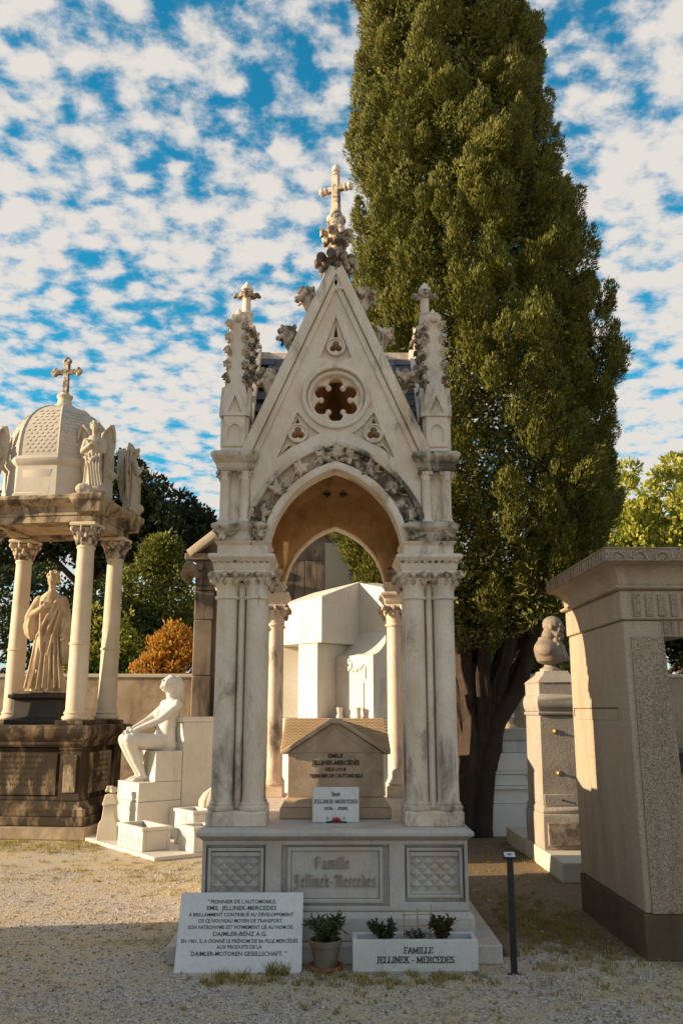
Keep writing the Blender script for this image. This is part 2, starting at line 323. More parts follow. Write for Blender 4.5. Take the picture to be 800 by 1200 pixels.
# pen-drawn lettering: thick-and-thin capitals with serifs, and a broad-nib black letter
def hull(pts):
    k = convex_hull_2d(pts); return [pts[i] for i in k]
def pen(strokes, nib):
    return [hull([(p[0]+n[0], p[1]+n[1]) for p in (a, b_) for n in nib]) for a, b_ in strokes]
def pl(*p): return list(zip(p[:-1], p[1:]))
def arcp(cx, cy, rx, ry, a0, a1, n=8): return [(cx+rx*cos(R(a0+(a1-a0)*i/n)), cy+ry*sin(R(a0+(a1-a0)*i/n))) for i in range(n+1)]
def sf(x, y, w=.13): return [((x-w, y), (x+w, y))]
SERIF = {
 'A': (.72, pl((.08,0),(.36,1),(.64,0)) + pl((.19,.34),(.53,.34)) + sf(.08,0,.08) + sf(.64,0,.1)),
 'C': (.68, pl(*arcp(.36,.5,.28,.5,50,310,12)) + pl((.6,.7),(.6,.95))),
 'D': (.74, pl((.14,0),(.14,1)) + pl((.14,0),(.3,0),*arcp(.3,.5,.34,.5,-90,90,10),(.14,1)) + sf(.1,0,.07) + sf(.1,1,.07)),
 'E': (.62, pl((.14,0),(.14,1)) + pl((.05,0),(.52,0),(.55,.2)) + pl((.05,1),(.5,1),(.52,.82)) + pl((.14,.52),(.4,.52))),
 'F': (.58, pl((.14,0),(.14,1)) + sf(.14,0) + pl((.05,1),(.5,1),(.52,.82)) + pl((.14,.52),(.4,.52))),
 'I': (.34, pl((.17,0),(.17,1)) + sf(.17,0) + sf(.17,1)),
 'J': (.42, pl((.24,1),(.24,.1),(.16,-.1),(.04,-.08)) + sf(.24,1)),
 'K': (.74, pl((.14,0),(.14,1)) + sf(.14,0) + sf(.14,1) + pl((.14,.45),(.58,1)) + pl((.28,.6),(.6,0)) + sf(.6,0,.1) + sf(.56,1,.1)),
 'L': (.6, pl((.14,0),(.14,1)) + pl((.05,0),(.52,0),(.55,.24)) + sf(.14,1)),
 'M': (.92, pl((.12,0),(.14,1),(.45,.1),(.76,1),(.78,0)) + sf(.12,0,.09) + sf(.78,0,.12)),
 'N': (.76, pl((.13,0),(.13,1),(.6,.02),(.6,1)) + sf(.13,0,.1) + sf(.6,1,.1)),
 'R': (.7, pl((.14,0),(.14,1)) + sf(.14,0) + pl((.05,1),(.34,1),*arcp(.34,.77,.2,.23,80,-90,8),(.14,.54)) + pl((.34,.52),(.6,0)) + sf(.62,0,.07)),
 'S': (.54, pl(*arcp(.27,.74,.2,.26,30,250,9),*arcp(.27,.26,.21,.26,80,-150,9))),
 '-': (.42, pl((.08,.4),(.34,.4))), ' ': (.3, []),
 'e': (.5, pl(*[(x, y*.66) for x, y in arcp(.25,.5,.19,.5,0,310,12)]) + pl((.07,.36),(.43,.36))),
 'n': (.56, pl((.12,0),(.12,.66)) + pl((.12,.5),(.3,.66),(.43,.5),(.43,0)) + sf(.12,0,.09) + sf(.43,0,.09)),
 '0': (.56, pl(*arcp(.28,.5,.2,.5,0,360,14))), '1': (.36, pl((.08,.85),(.18,1),(.18,0)) + sf(.18,0)),
 '2': (.54, pl(*arcp(.26,.74,.19,.26,160,-30,8),(.08,0),(.48,0))), '9': (.54, pl(*arcp(.27,.7,.18,.28,0,360,10)) + pl((.45,.7),(.4,.3),(.2,0))),
 '6': (.54, pl(*arcp(.27,.3,.18,.28,0,360,10)) + pl((.09,.3),(.14,.7),(.34,1))),
}
SERIF['\u00e9'] = (.5, SERIF['e'][1] + pl((.24,.78),(.34,.95)))
_v = lambda x, y0=0, y1=.8: pl((x-.07, y1-.09), (x, y1), (x, y0+.09), (x+.08, y0))
BLACK = {
 'F': (.85, pl((.1,1.0),(.3,1.16),(.7,1.1)) + pl((.3,1.1),(.3,.1),(.12,0)) + pl((.3,.6),(.62,.62)) + pl((.14,.9),(.14,.3))),
 'J': (.75, pl((.12,1.05),(.3,1.16),(.62,1.1)) + pl((.42,1.1),(.42,0),(.2,-.2),(.06,-.08)) + pl((.16,.9),(.16,.4))),
 'M': (1.2, pl((.1,.95),(.25,1.12),(.36,1.0),(.36,.1),(.2,0)) + pl((.4,.95),(.58,1.12),(.68,1.0),(.68,.06)) + pl((.72,.95),(.9,1.12),(1.0,1.0),(1.0,.1),(1.1,0))),
 'a': (.62, pl((.14,.7),(.3,.8),(.42,.7),(.42,.1),(.52,0)) + pl((.4,.45),(.14,.32),(.14,.1),(.26,0),(.4,.12))),
 'm': (.98, _v(.16) + _v(.46) + _v(.76) + pl((.18,.7),(.42,.8)) + pl((.48,.7),(.72,.8))),
 'n': (.68, _v(.16) + _v(.46) + pl((.18,.7),(.42,.8))),
 'i': (.36, _v(.16) + pl((.12,1.0),(.2,1.08))), 'l': (.36, _v(.16, 0, 1.16)),
 'e': (.56, pl((.42,.12),(.28,0),(.14,.1),(.14,.66),(.28,.8),(.42,.66),(.16,.38))),
 'k': (.64, _v(.16, 0, 1.16) + pl((.2,.5),(.42,.78),(.46,.6),(.24,.42),(.46,.08),(.56,0))),
 'r': (.5, _v(.16) + pl((.2,.68),(.36,.8),(.44,.7))), 'c': (.52, pl((.42,.66),(.28,.8),(.14,.66),(.14,.1),(.28,0),(.42,.12))),
 'd': (.62, pl((.1,1.16),(.44,.74),(.44,.1),(.28,0),(.14,.1),(.14,.6),(.28,.74),(.42,.66))),
 's': (.54, pl((.42,.7),(.28,.8),(.14,.66),(.42,.28),(.42,.12),(.26,0),(.1,.12))),
 '-': (.44, pl((.1,.42),(.34,.46))), ' ': (.4, []),
}
def pen_text(name, body, font, nib, h, width, mat, parent, loc, rot, ext=.004):
    mb = MB(); x = 0; k = 0
    for ch in body:
        w, st = font[ch]
        for poly in pen(st, nib):
            n = len(poly); e = 1+.02*(k % 9); k += 1
            mb.add([(x+a, c, 0) for a, c in poly] + [(x+a, c, e) for a, c in poly],
                   [tuple(range(n, 2*n))] + [(i, (i+1) % n, n+(i+1) % n, n+i) for i in range(n)])
        x += w
    s = width/x; mb.v = [((a-x/2)*s, c*h, e*ext) for a, c, e in mb.v]
    return ob(name, mb.mesh(name, mat, False), parent, loc, rot)
def text(name, body, h, width, mat, parent, loc, rot, ext=.002, bold=.012):
    c = bpy.data.curves.new('t', 'FONT'); c.body = body; c.align_x = 'CENTER'; c.size = 1; c.offset = bold; c.resolution_u = 2
    me = eval_mesh(bpy.data.objects.new('t', c), name)
    n = len(me.vertices); a = np.empty(n*3, 'f'); me.vertices.foreach_get('co', a); a = a.reshape(-1, 3)
    a[:, 0] -= (a[:, 0].max()+a[:, 0].min())/2; a[:, 0] *= width/(a[:, 0].max()-a[:, 0].min()); a[:, 1] *= h/.70
    me.vertices.foreach_set('co', a.ravel()); me.materials.clear(); me.materials.append(mat)
    o = ob(name, me, parent, loc, rot); s = o.modifiers.new('s', 'SOLIDIFY'); s.thickness = ext; s.offset = 1
    return o

# ------------------------------------------------------------------ ornament meshes shared by the tomb
def blob_cluster(name, mat, seed, n, rad, br, flat=1, vox=.012, stem=None):
    rn = random.Random(seed); mb = MB()
    for i in range(n):
        a = 2*PI*i/n + rn.uniform(-.3, .3); e = rn.uniform(-.9, 1.1); rr = rad*rn.uniform(.55, 1.1)
        mb.ell((rr*cos(a), rr*sin(a)*flat, rr*e*.8), br*rn.uniform(.7, 1.25), 8)
    mb.ell((0, 0, 0), (rad*.75, rad*.75*flat, rad*.7), 10)
    if stem: mb.tube(*stem)
    return remesh(mb, name, mat, vox, 1)
CROCKET = []
for sd in (3, 8):
    mb = MB(); rn = random.Random(sd)
    # short stalk hugging the rake (origin, growing +x and up), breaking into a leafy knob
    mb.tube([(-.06, 0, -.13), (-.02, 0, -.07), (.02, 0, -.02), (.05, 0, .02)], [.03, .04, .05, .055], 8)
    mb.ell((.06, 0, .045), (.06, .055, .055), 10)
    for k in range(26):
        a = rn.uniform(0, 2*PI); e = rn.uniform(-.7, 1.2); d_ = Vector((cos(a)*cos(e), sin(a)*cos(e)*.9, sin(e)))
        c0 = Vector((.06, 0, .045))+d_*.05; c1 = c0+d_*rn.uniform(.02, .05)+Vector((.006, 0, -.012))
        mb.cap(c0, c1, .020, rn.uniform(.010, .018), 6)
        if k % 3 == 0: mb.ell(c1+Vector((0, 0, -.014)), rn.uniform(.013, .02), 6)
    mb.ell((.135, 0, .06), (.032, .03, .026), 8); mb.ell((.04, 0, .125), (.022, .022, .03), 8)
    CROCKET.append(remesh(mb, 'crocket', M['carved'], .0065, 1, .25))
LEAF = []
for sd in (1, 5, 9):                         # vine leaf in relief, faces -y, about .15 across
    rn = random.Random(sd); mb = MB()
    mb.ell((0, 0, 0), (.032, .02, .04), 8)
    for a, l in ((90, .075), (35, .07), (145, .07), (-20, .055), (200, .055)):
        a = R(a+rn.uniform(-12, 12)); l *= rn.uniform(.85, 1.15)
        mb.ell((l*.62*cos(a), -.010, l*.62*sin(a)), (l*.5, .017, .023), 8, Matrix.Rotation(-a, 3, 'Y'))
        mb.tube([(l*.7*cos(a), -.012, l*.7*sin(a)), (l*1.0*cos(a), -.024, l*1.0*sin(a)), (l*1.35*cos(a), -.016, l*1.35*sin(a))], [.017, .014, .003], 6)
        for sg in (-1, 1): mb.tube([(l*.5*cos(a), -.012, l*.5*sin(a)), (l*.85*cos(a+sg*.45), -.014, l*.85*sin(a+sg*.45))], [.013, .003], 6)
    mb.tube([(0, .0, -.02), (.02, 0, -.07), (.06, .0, -.10)], [.011, .010, .009], 6)
    LEAF.append(remesh(mb, 'vine_leaf', M['carved'], .005, 1, .2))
def leaf_ring(hx, hy, z, n_side, size, seed):  # curled leaves set round a square capital
    rn = random.Random(seed); mb = MB()
    for (ux, uy, hl, hd) in ((1, 0, hx, hy), (0, 1, hy, hx)):
        for sg in (-1, 1):
            for i in range(n_side):
                f = -hl + 2*hl*i/(n_side-1); px, py = (f, sg*hd) if ux else (sg*hd, f)
                ox, oy = (0, sg) if ux else (sg, 0)
                if i in (0, n_side-1): ox, oy = (math.copysign(.75, px), math.copysign(.75, py))
                s = size*rn.uniform(.85, 1.15)
                mb.ell((px, py, z-.035*s/.05), (s*.5, s*.5, s*.95), 7)
                mb.ell((px+ox*s*.5, py+oy*s*.5, z+s*.35), (s*.62, s*.62, s*.48), 7)
                mb.ell((px+ox*s*.85, py+oy*s*.85, z-s*.02), (s*.42, s*.42, s*.38), 6)
                if i < n_side-1:
                    g = 2*hl/(n_side-1)/2; qx, qy = (px+g, py) if ux else (px, py+g)
                    mb.ell((qx, qy, z+s*.4), (s*.34, s*.34, s*.34), 6); mb.ell((qx, qy, z-s*.5), (s*.3, s*.3, s*.4), 6)
    return remesh(mb, 'leaf_band', M['carved'], .0095, 1, .35)

# ------------------------------------------------------------------ ground and setting
def sheet(name, x0, x1, y0, y1, z, mat, nx=2, ny=2, fn=None):
    v = []; f = []
    for j in range(ny+1):
        for i in range(nx+1):
            x = x0+(x1-x0)*i/nx; y = y0+(y1-y0)*j/ny; v.append((x, y, z+(fn(x, y) if fn else 0)))
    for j in range(ny):
        for i in range(nx): a = j*(nx+1)+i; f.append((a, a+1, a+nx+2, a+nx+1))
    me = bpy.data.meshes.new(name); me.from_pydata(v, [], f); me.update(); finish(me, mat); return ob(name, me)
g = sheet('ground', -400, 400, -200, 900, 0, M['ground'], 4, 4); g['kind'] = 'structure'

# ------------------------------------------------------------------ the Gothic tomb canopy
T = thing('gothic_tomb_canopy', 'tall Gothic marble tomb canopy with pointed arches, crocketed gable and cross on top', 'tomb', (.018, 7.96, 0))
MA = M['marble']; PLN = M['plinth']
MB().box(-1.12, 1.12, -1.54, 1.54, 0, .12).build('step', PLN, T, .01)
MB().sq([(.955, 1.45, .123), (.955, 1.45, .275), (.935, 1.41, .30)]).build('lower_plinth', PLN, T, .008)
die = MB(); die.box(-.875, .875, -1.345, 1.345, .303, .76)      # core, recessed fields in front of it
die.build('plinth_core', PLN, T, .004)
def frame(name, x0, x1, z0, z1, w, y0, y1, mat, bev=.006, par=None):
    return ob(name, plate(name, [[(x0, z0), (x1, z0), (x1, z1), (x0, z1)], [(x0+w, z0+w), (x1-w, z0+w), (x1-w, z1-w), (x0+w, z1-w)]], y0, y1, mat, bev), par)
# front field: one pale surround pierced by three panels
ob('plinth_front', plate('plinth_front', [[(-.925, .303), (.925, .303), (.925, .765), (-.925, .765)],
    [(-.375, .335), (.375, .335), (.375, .735), (-.375, .735)], [(-.90, .36), (-.485, .36), (-.485, .735), (-.90, .735)], [(.485, .36), (.90, .36), (.90, .735), (.485, .735)]], -1.395, -1.346, PLN, .006), T)
ob('plinth_back', plate('plinth_back', [[(-.925, .303), (.925, .303), (.925, .765), (-.925, .765)]], 1.346, 1.395, PLN, .006), T)
for sx in (-1, 1): MB().box(min(sx*.876, sx*.925), max(sx*.876, sx*.925), -1.343, 1.343, .303, .765).build('plinth_side', PLN, T, .006)
fr = frame('panel_frame', -.335, .335, .35, .72, .028, -1.378, -1.347, PLN, .007, T)
MB().box(-.305, .305, -1.362, -1.348, .38, .69).build('name_panel', PLN, T, .003)
nibB = [(-.055, -.05), (.055, .05), (.035, .06), (-.06, -.03)]
pen_text('inscription', 'Famille', BLACK, nibB, .066, .25, M['letter'], T, (-.02, -1.361, .575), (R(90), 0, 0), .013)
pen_text('inscription', 'Jellinek-Mercedes', BLACK, nibB, .070, .57, M['letter'], T, (0, -1.361, .455), (R(90), 0, 0), .013)
loz = MB(); q = .046
loz.add([(-q, 0, 0), (0, 0, -q), (q, 0, 0), (0, 0, q), (0, -.018, 0)], [(0, 1, 4), (1, 2, 4), (2, 3, 4), (3, 0, 4), (3, 2, 1, 0)])
loz = loz.mesh('lozenge', PLN, False)
bead = MB().ell((0, 0, 0), (.010, .012, .010), 6).mesh('boss', PLN)
for sx in (-1, 1):
    c = sx*.6925
    frame('panel_frame', c-.195, c+.195, .385, .715, .022, -1.385, -1.347, PLN, .006, T)
    MB().box(c-.172, c+.172, -1.372, -1.348, .655, .685).build('panel_moulding', PLN, T, .006)
    MB().box(c-.172, c+.172, -1.372, -1.348, .408, .425).build('panel_moulding', PLN, T, .005)
    for i in range(4):
        for j in range(3):
            ob('lozenge', loz, T, (c-.126+i*.084+(.0), -1.350, .464+j*.076), scale=(.9, 1, .8))
        for j in range(2):
            if i < 3: ob('lozenge', loz, T, (c-.084+i*.084, -1.350, .502+j*.076), scale=(.82, .8, .74))
MB().sq([(.925, 1.395, .765), (.945, 1.43, .785), (.965, 1.46, .80), (.965, 1.46, .825), (.94, 1.43, .845)]).build('plinth_cap', PLN, T, .004)
# piers
base_me = MB().sq([(.212, .212, .845), (.212, .212, .94), (.200, .200, .952)]).mesh('pier_base', MA)
col_me = MB().lathe([(.100, .952), (.106, .962), (.104, .978), (.090, .986), (.092, 1.0), (.082, 1.008), (.079, 1.03), (.076, 2.47), (.093, 2.478), (.093, 2.496), (.081, 2.502), (.082, 2.56), (.10, 2.60), (.115, 2.63)], n=28).mesh('colonnette', MA)
thin_me = MB().lathe([(.034, .952), (.04, .97), (.028, .99), (.026, 2.48), (.034, 2.49), (.028, 2.51), (.034, 2.6)], n=14).mesh('thin_colonnette', MA)
core_me = MB().sq([(.062, .062, .95), (.062, .062, 2.62)]).mesh('pier_core', MA)
band_me = leaf_ring(.205, .205, 2.645, 6, .05, 4)
ab_me = MB().sq([(.185, .185, 2.62), (.215, .215, 2.675), (.205, .205, 2.69), (.212, .212, 2.70), (.218, .218, 2.745), (.235, .235, 2.765), (.252, .252, 2.785), (.252, .252, 2.805), (.235, .235, 2.815)]).mesh('abacus', MA)
dent_me = MB().ell((0, 0, 0), (.018, .018, .013), 7).mesh('dentil', M['carved'])
imp_me = MB().sq([(.19, .19, 2.818), (.19, .19, 2.885), (.205, .205, 2.90), (.215, .215, 2.915)]).mesh('impost', MA)
fr_me = MB().sq([(.175, .175, 2.917), (.18, .18, 2.99), (.205, .205, 3.01), (.215, .215, 3.025), (.215, .215, 3.045), (.19, .19, 3.06), (.165, .165, 3.075)]).mesh('frieze_block', M['dirty'])
up_core = MB().sq([(.072, .072, 3.07), (.072, .072, 3.52)]).mesh('tower_core', MA)
up_col = MB().lathe([(.052, 3.075), (.052, 3.088), (.042, 3.10), (.0385, 3.12), (.0375, 3.40), (.045, 3.41), (.04, 3.42), (.045, 3.45), (.055, 3.475)], n=16).mesh('small_colonnette', MA)
up_leaf = leaf_ring(.12, .12, 3.455, 4, .03, 11)
up_corn = MB().sq([(.13, .13, 3.48), (.145, .145, 3.50), (.145, .145, 3.54), (.165, .165, 3.56), (.185, .185, 3.59), (.185, .185, 3.615), (.165, .165, 3.635)]).mesh('tower_cornice', M['dirty'])
def niche_tower():
    mb = MB(); mb.sq([(.105, .105, 3.637), (.105, .105, 3.66), (.095, .095, 3.675), (.092, .092, 4.12), (.070, .070, 4.20), (.052, .052, 4.78), (.058, .058, 4.80), (.05, .05, 4.83)]); return mb.mesh('spirelet', MA)
spire_me = niche_tower()
gablet = plate('gablet', [[(-.11, 3.93), (.11, 3.93), (0, 4.21)], [(-.055, 3.96), (.055, 3.96), (0, 4.10)]], -.018, .018, MA, .005)
nich = plate('niche', [[(-.085, 3.68), (.085, 3.68), (.085, 3.93), (-.085, 3.93)], [(x*.6, 3.80+z*.6) for x, z in arc_pts(.085, .11, 0, 8)][::-1] + [(-.051, 3.72), (.051, 3.72)]], -.012, .012, MA, .003)
cap_leaf = blob_cluster('leaf_cap', M['carved'], 5, 9, .035, .024, vox=.008)
fin_me = MB().lathe([(.056, 4.72), (.052, 4.86), (.05, 4.90), (.046, 4.905), (.052, 4.915), (.06, 4.925), (.045, 4.94), (.036, 4.945), (.034, 5.06), (.04, 5.065), (.034, 5.12), (.04, 5.14), (.052, 5.145), (.05, 5.16), (.03, 5.19), (.006, 5.225)], n=16).mesh('finial', MA)
mb = MB()
for k in range(4):
    a = k*PI/2; x, y = cos(a), sin(a)
    mb.ell((x*.055, y*.055, 5.09), .03, 8); mb.ell((x*.085, y*.085, 5.10), .026, 8); mb.ell((x*.105, y*.105, 5.085), .017, 7)
    a += PI/4; mb.ell((cos(a)*.05, sin(a)*.05, 5.10), .024, 7)
mb.ell((0, 0, 5.09), .045, 8); fin_leaf = remesh(mb, 'finial_leaves', M['carved'], .008, 1, .35)
inner_sp = MB().sq([(.05, .05, 3.637), (.05, .05, 4.15), (.062, .062, 4.45), (.070, .070, 4.74), (.085, .085, 4.76), (.085, .085, 4.79)]).mesh('inner_pinnacle', MA)
for sx in (-1, 1):
    for sy in (-1, 1):
        c = (sx*.71, sy*1.10, 0); 
        ob('pier_base', base_me, T, c, bev=.006); ob('pier_core', core_me, T, c)
        for a in (-1, 1):
            for b_ in (-1, 1): ob('colonnette', col_me, T, (c[0]+a*.112, c[1]+b_*.112, 0))
            ob('thin_colonnette', thin_me, T, (c[0], c[1]+a*.098, 0)); ob('thin_colonnette', thin_me, T, (c[0]+a*.098, c[1], 0))
        ob('leaf_band', band_me, T, c); ob('abacus', ab_me, T, c, bev=.004)
        if sy < 0:
            for i in range(9): ob('dentil', dent_me, T, (c[0]-.2+i*.05, c[1]-.222, 2.755))
        ob('impost', imp_me, T, (c[0], c[1], 0), bev=.004)
        d = (sx*.755, sy*1.125, 0)
        ob('frieze_block', fr_me, T, (sx*.735, sy*1.11, 0), bev=.004)
        e = (sx*.785, sy*1.135, 0)
        ob('tower_core', up_core, T, e)
        for a in (-1, 1):
            for b_ in (-1, 1): ob('small_colonnette', up_col, T, (e[0]+a*.078, e[1]+b_*.092, 0))
        ob('capital_leaves', up_leaf, T, e); ob('tower_cornice', up_corn, T, e, bev=.004)
        s = ob('spirelet', spire_me, T, (sx*.80, sy*1.15, 0), bev=.004)
        for k in range(4):
            rz = k*PI/2
            ob('gablet', gablet, s, (sin(rz)*.105, -cos(rz)*.105, 0), (0, 0, rz)); ob('niche', nich, s, (sin(rz)*.098, -cos(rz)*.098, 0), (0, 0, rz))
        ob('leaf_cap', cap_leaf, s, (0, 0, 4.80), scale=1.25); MB().lathe([(.03, 4.83), (.035, 4.845), (.012, 4.89), (.002, 4.90)], n=10).build('tip', MA, s, 0)
        for i in range(5):
            zf = 4.25+i*.118; h = .085-.018*i/4
            for k in range(4):
                a = PI/4+k*PI/2
                ob('crocket', CROCKET[(i+k) % 2], s, (cos(a)*h, sin(a)*h, zf), (0, 0, a), .40)
        p2 = ob('inner_pinnacle', inner_sp, T, (sx*.755, sy*.985, 0), bev=.004)
        for i in range(4):
            for k in range(4):
                a = PI/4+k*PI/2; ob('crocket', CROCKET[(i+k+1) % 2], p2, (cos(a)*.08, sin(a)*.08, 4.36+i*.115), (0, 0, a), .34)
        f_ = ob('finial', fin_me, T, (sx*.755, sy*.985, 0)); ob('finial_leaves', fin_leaf, f_)
        for k in range(2):                     # leaves curling at the frieze ends
            ob('vine_leaf', LEAF[k], T, (sx*(.86 if k else .60), sy*1.30, 2.965), (0, R(sx*(70 if k else -60)), 0 if sy < 0 else PI), (.8, 1.2, .8))

# gable walls with arches
SPR, AW, AH = 2.815, .528, .70
A0 = [(x, SPR+z) for x, z in arc_pts(AW, AH, 0)]
def archband(name, o0, o1, y0, y1, mat, a=AW, h=AH, bev=.006):
    out = arc_pts(a, h, o1); inn = arc_pts(a, h, o0)
    return plate(name, [[(x, SPR+z) for x, z in out + inn[::-1]]], y0, y1, mat, bev)
GA = 5.16; GF = 3.60; GW = .70
rose = (0, 4.105)
tri_top = [(0, 4.80), (-.125, 4.44), (0, 4.405), (.125, 4.44)]
def triL(s):
    return [(s*.305, 3.975), (s*.46, 3.60), (s*.36, 3.68), (s*.13, 3.80), (s*.21, 3.86)]
def hole_arch(extra=0):
    pts = [(x, SPR+z) for x, z in arc_pts(AW, AH, extra)]
    return pts
ga = lambda o=0: [(-GW-o*.9, 2.83)] + [(-GW-o*.9, GF)] + [(0, GA+o*1.6)] + [(GW+o*.9, GF)] + [(GW+o*.9, 2.83)]
def gable_outline(off):
    a = hole_arch(.0)
    return [(-GW, SPR+.0), (-GW, GF), (0, GA), (GW, GF), (GW, SPR+.0)] + a[::-1]
for sy in (-1, 1):
    rz = 0 if sy < 0 else PI
    G = link(bpy.data.objects.new('gable_front' if sy < 0 else 'gable_rear', None), T, (0, sy*1.13, 0), (0, 0, rz))
    a = A0[::-1]
    pier_ = [circ(0, 4.535, .05, 20), circ(.30, 3.80, .05, 20), circ(-.30, 3.80, .05, 20), [(-.02, 4.63), (.02, 4.63), (0, 4.74)], [(.325, 3.70), (.375, 3.705), (.43, 3.635)], [(-.325, 3.70), (-.375, 3.705), (-.43, 3.635)], [(.285, 3.885), (.325, 3.885), (.305, 3.94)], [(-.285, 3.885), (-.325, 3.885), (-.305, 3.94)]]
    holes = [circ(*rose, .195)]+pier_ if sy < 0 else [foil(.085, 3.86, .045, 4, 0, .4), foil(-.085, 3.86, .045, 4, 0, .4)]
    ob('wall', plate('wall', [[(-GW, SPR), (-GW, GF), (0, GA), (GW, GF), (GW, SPR)] + a] + holes, -.06, .055, MA, .003), G)
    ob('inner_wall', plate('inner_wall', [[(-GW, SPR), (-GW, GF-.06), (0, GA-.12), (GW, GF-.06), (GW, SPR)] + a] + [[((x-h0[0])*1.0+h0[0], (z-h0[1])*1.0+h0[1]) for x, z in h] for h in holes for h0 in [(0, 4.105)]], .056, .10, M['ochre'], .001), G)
    # raised front skin with sunk tracery panels
    ob('gable_face', plate('gable_face', [[(-.66, 3.04), (-.66, 3.60), (0, 5.10), (.66, 3.60), (.66, 3.04)] + [(x, SPR+z) for x, z in arc_pts(AW, AH, .20)[::-1] if SPR+z > 3.04],
        circ(*rose, .245 if sy < 0 else .04), tri_top, triL(1), triL(-1)], -.095, -.061, MA, .006), G)
    # rake mouldings
    for s in (-1, 1):
        d = Vector((s*GW, 0, GF-GA)).normalized(); nrm = Vector((s*abs(d.z), 0, abs(d.x)))
        p0 = Vector((s*.012, 0, GA+.06)); p1 = Vector((s*(GW+.015), 0, GF-.0))
        for w0, w1, y0, y1, nm in ((-.035, .045, -.145, .10, 'rake_moulding'), (-.085, -.04, -.118, -.061, 'rake_fillet')):
            pts = [p0+nrm*w0, p0+nrm*w1, p1+nrm*w1, p1+nrm*w0]
            ob(nm, plate(nm, [[(p.x, p.z) for p in pts]], y0, y1, MA, .009), G)
        for i, f in enumerate((.19, .40, .635)):
            p = p0.lerp(p1, f)+nrm*.055
            ob('crocket', CROCKET[i % 2], G, (p.x, -.03, p.z), (0, R(-18), 0 if s > 0 else PI), (1.0, 1.2, 1.05))
    # tracery in the sunk panels
    for (cx, cz, r) in ((0, 4.535, .076), (.30, 3.80, .078), (-.30, 3.80, .078)):
        ob('trefoil', plate('trefoil', [circ(cx, cz, r), foil(cx, cz, r*.68, 3, PI/2, .5)], -.092, -.061, MA, .004), G)
        ob('trefoil_ring', plate('trefoil_ring', [circ(cx, cz, r+.001), circ(cx, cz, r*.86)], -.105, -.0925, MA, .003), G)
    # rose window
    ob('rose_ring', plate('rose_ring', [circ(*rose, .272), circ(*rose, .235)], -.125, -.062, MA, .012), G)
    ob('rose_ring', plate('rose_ring', [circ(*rose, .233), circ(*rose, .198)], -.088, .03, MA, .010), G)
    ob('rose_tracery', plate('rose_tracery', [circ(*rose, .197), foil(*rose, .190, 6, PI/2, .40, 96)], -.03, .015, MA, .006), G)
    for k in range(6):
        a_ = PI/2+PI/6+k*PI/3; MB().ell((.118*cos(a_), -.01, rose[1]+.118*sin(a_)), .026, 10).build('cusp', MA, G, 0)
    # archivolts and the band of vine leaves
    ob('archivolt', archband('archivolt', -.012, .05, -.125, .09, MA, bev=.012), G)
    ob('archivolt', archband('archivolt', .052, .175, -.075, -.061, M['carved'], bev=.003), G)
    ob('hood_mould', archband('hood_mould', .172, .212, -.135, -.062, M['dirty'], bev=.012), G)
    band = arc_pts(AW, AH, .115, 14)
    for i, k in enumerate((1, 4, 7, 10, 12.6)):
        for s in (-1, 1):
            k0 = int(k); x, z = band[k0]; x2, z2 = band[min(k0+1, len(band)-1)]; x += (x2-x)*(k-k0); z += (z2-z)*(k-k0)
            tx, tz = x2-x, z2-z; an = math.atan2(tz, tx)
            ob('vine_leaf', LEAF[(i+(s > 0)) % 3], G, (-s*x, -.095, SPR+z), (0, s*(an+PI*.5)*1.0+R(180), 0), (1.0, 1.3, 1.0))
    ob('vine_leaf', LEAF[0], G, (0, -.098, SPR+arc_pts(AW, AH, .12)[16][1]-.01), (0, 0, 0), (1.15, 1.3, .95))
# side gables
for sx in (-1, 1):
    G = link(bpy.data.objects.new('gable_side', None), T, (sx*.76, 0, 0), (0, 0, sx*PI/2))
    a2, h2 = .875, .70
    ap = [(x, SPR+z) for x, z in arc_pts(a2, h2, 0)] if h2 > a2 else None
    if ap is None:                             # low pointed arch
        n = 16; ap = [(-a2*cos(R(90)*i/n)**.9, SPR+.68*sin(R(90)*i/n)**.95) for i in range(n)]+[(0, SPR+.70)]; ap = ap+[(-x, z) for x, z in ap[-2::-1]]
    ob('wall', plate('wall', [[(-.98, SPR), (-.98, 3.60), (0, 4.92), (.98, 3.60), (.98, SPR)] + ap[::-1]], -.08, .05, MA, .006), G)
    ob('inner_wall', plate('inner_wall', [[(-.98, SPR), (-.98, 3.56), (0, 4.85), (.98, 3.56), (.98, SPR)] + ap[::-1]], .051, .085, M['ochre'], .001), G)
    ob('archivolt', plate('archivolt', [[(x*1.0, z) for x, z in ap] + [(x*.94, SPR+(z-SPR)*.93) for x, z in ap[::-1]]], -.11, .09, MA, .006), G)
    for s in (-1, 1):
        p0 = Vector((s*.01, 0, 4.98)); p1 = Vector((s*.99, 0, 3.64)); nrm = Vector((s*.8, 0, .6))
        pts = [p0-nrm*.05, p0+nrm*.05, p1+nrm*.05, p1-nrm*.05]
        ob('rake_moulding', plate('rake_moulding', [[(p.x, p.z) for p in pts]], -.12, .06, MA, .008), G)
        for f in (.25, .5, .75):
            p = p0.lerp(p1, f)+nrm*.06; ob('crocket', CROCKET[0], G, (p.x, -.03, p.z), (0, 0, 0 if s > 0 else PI), .9)
    ob('crocket', CROCKET[1], G, (-.06, -.03, 5.05), (0, R(-60), 0), 1.1)
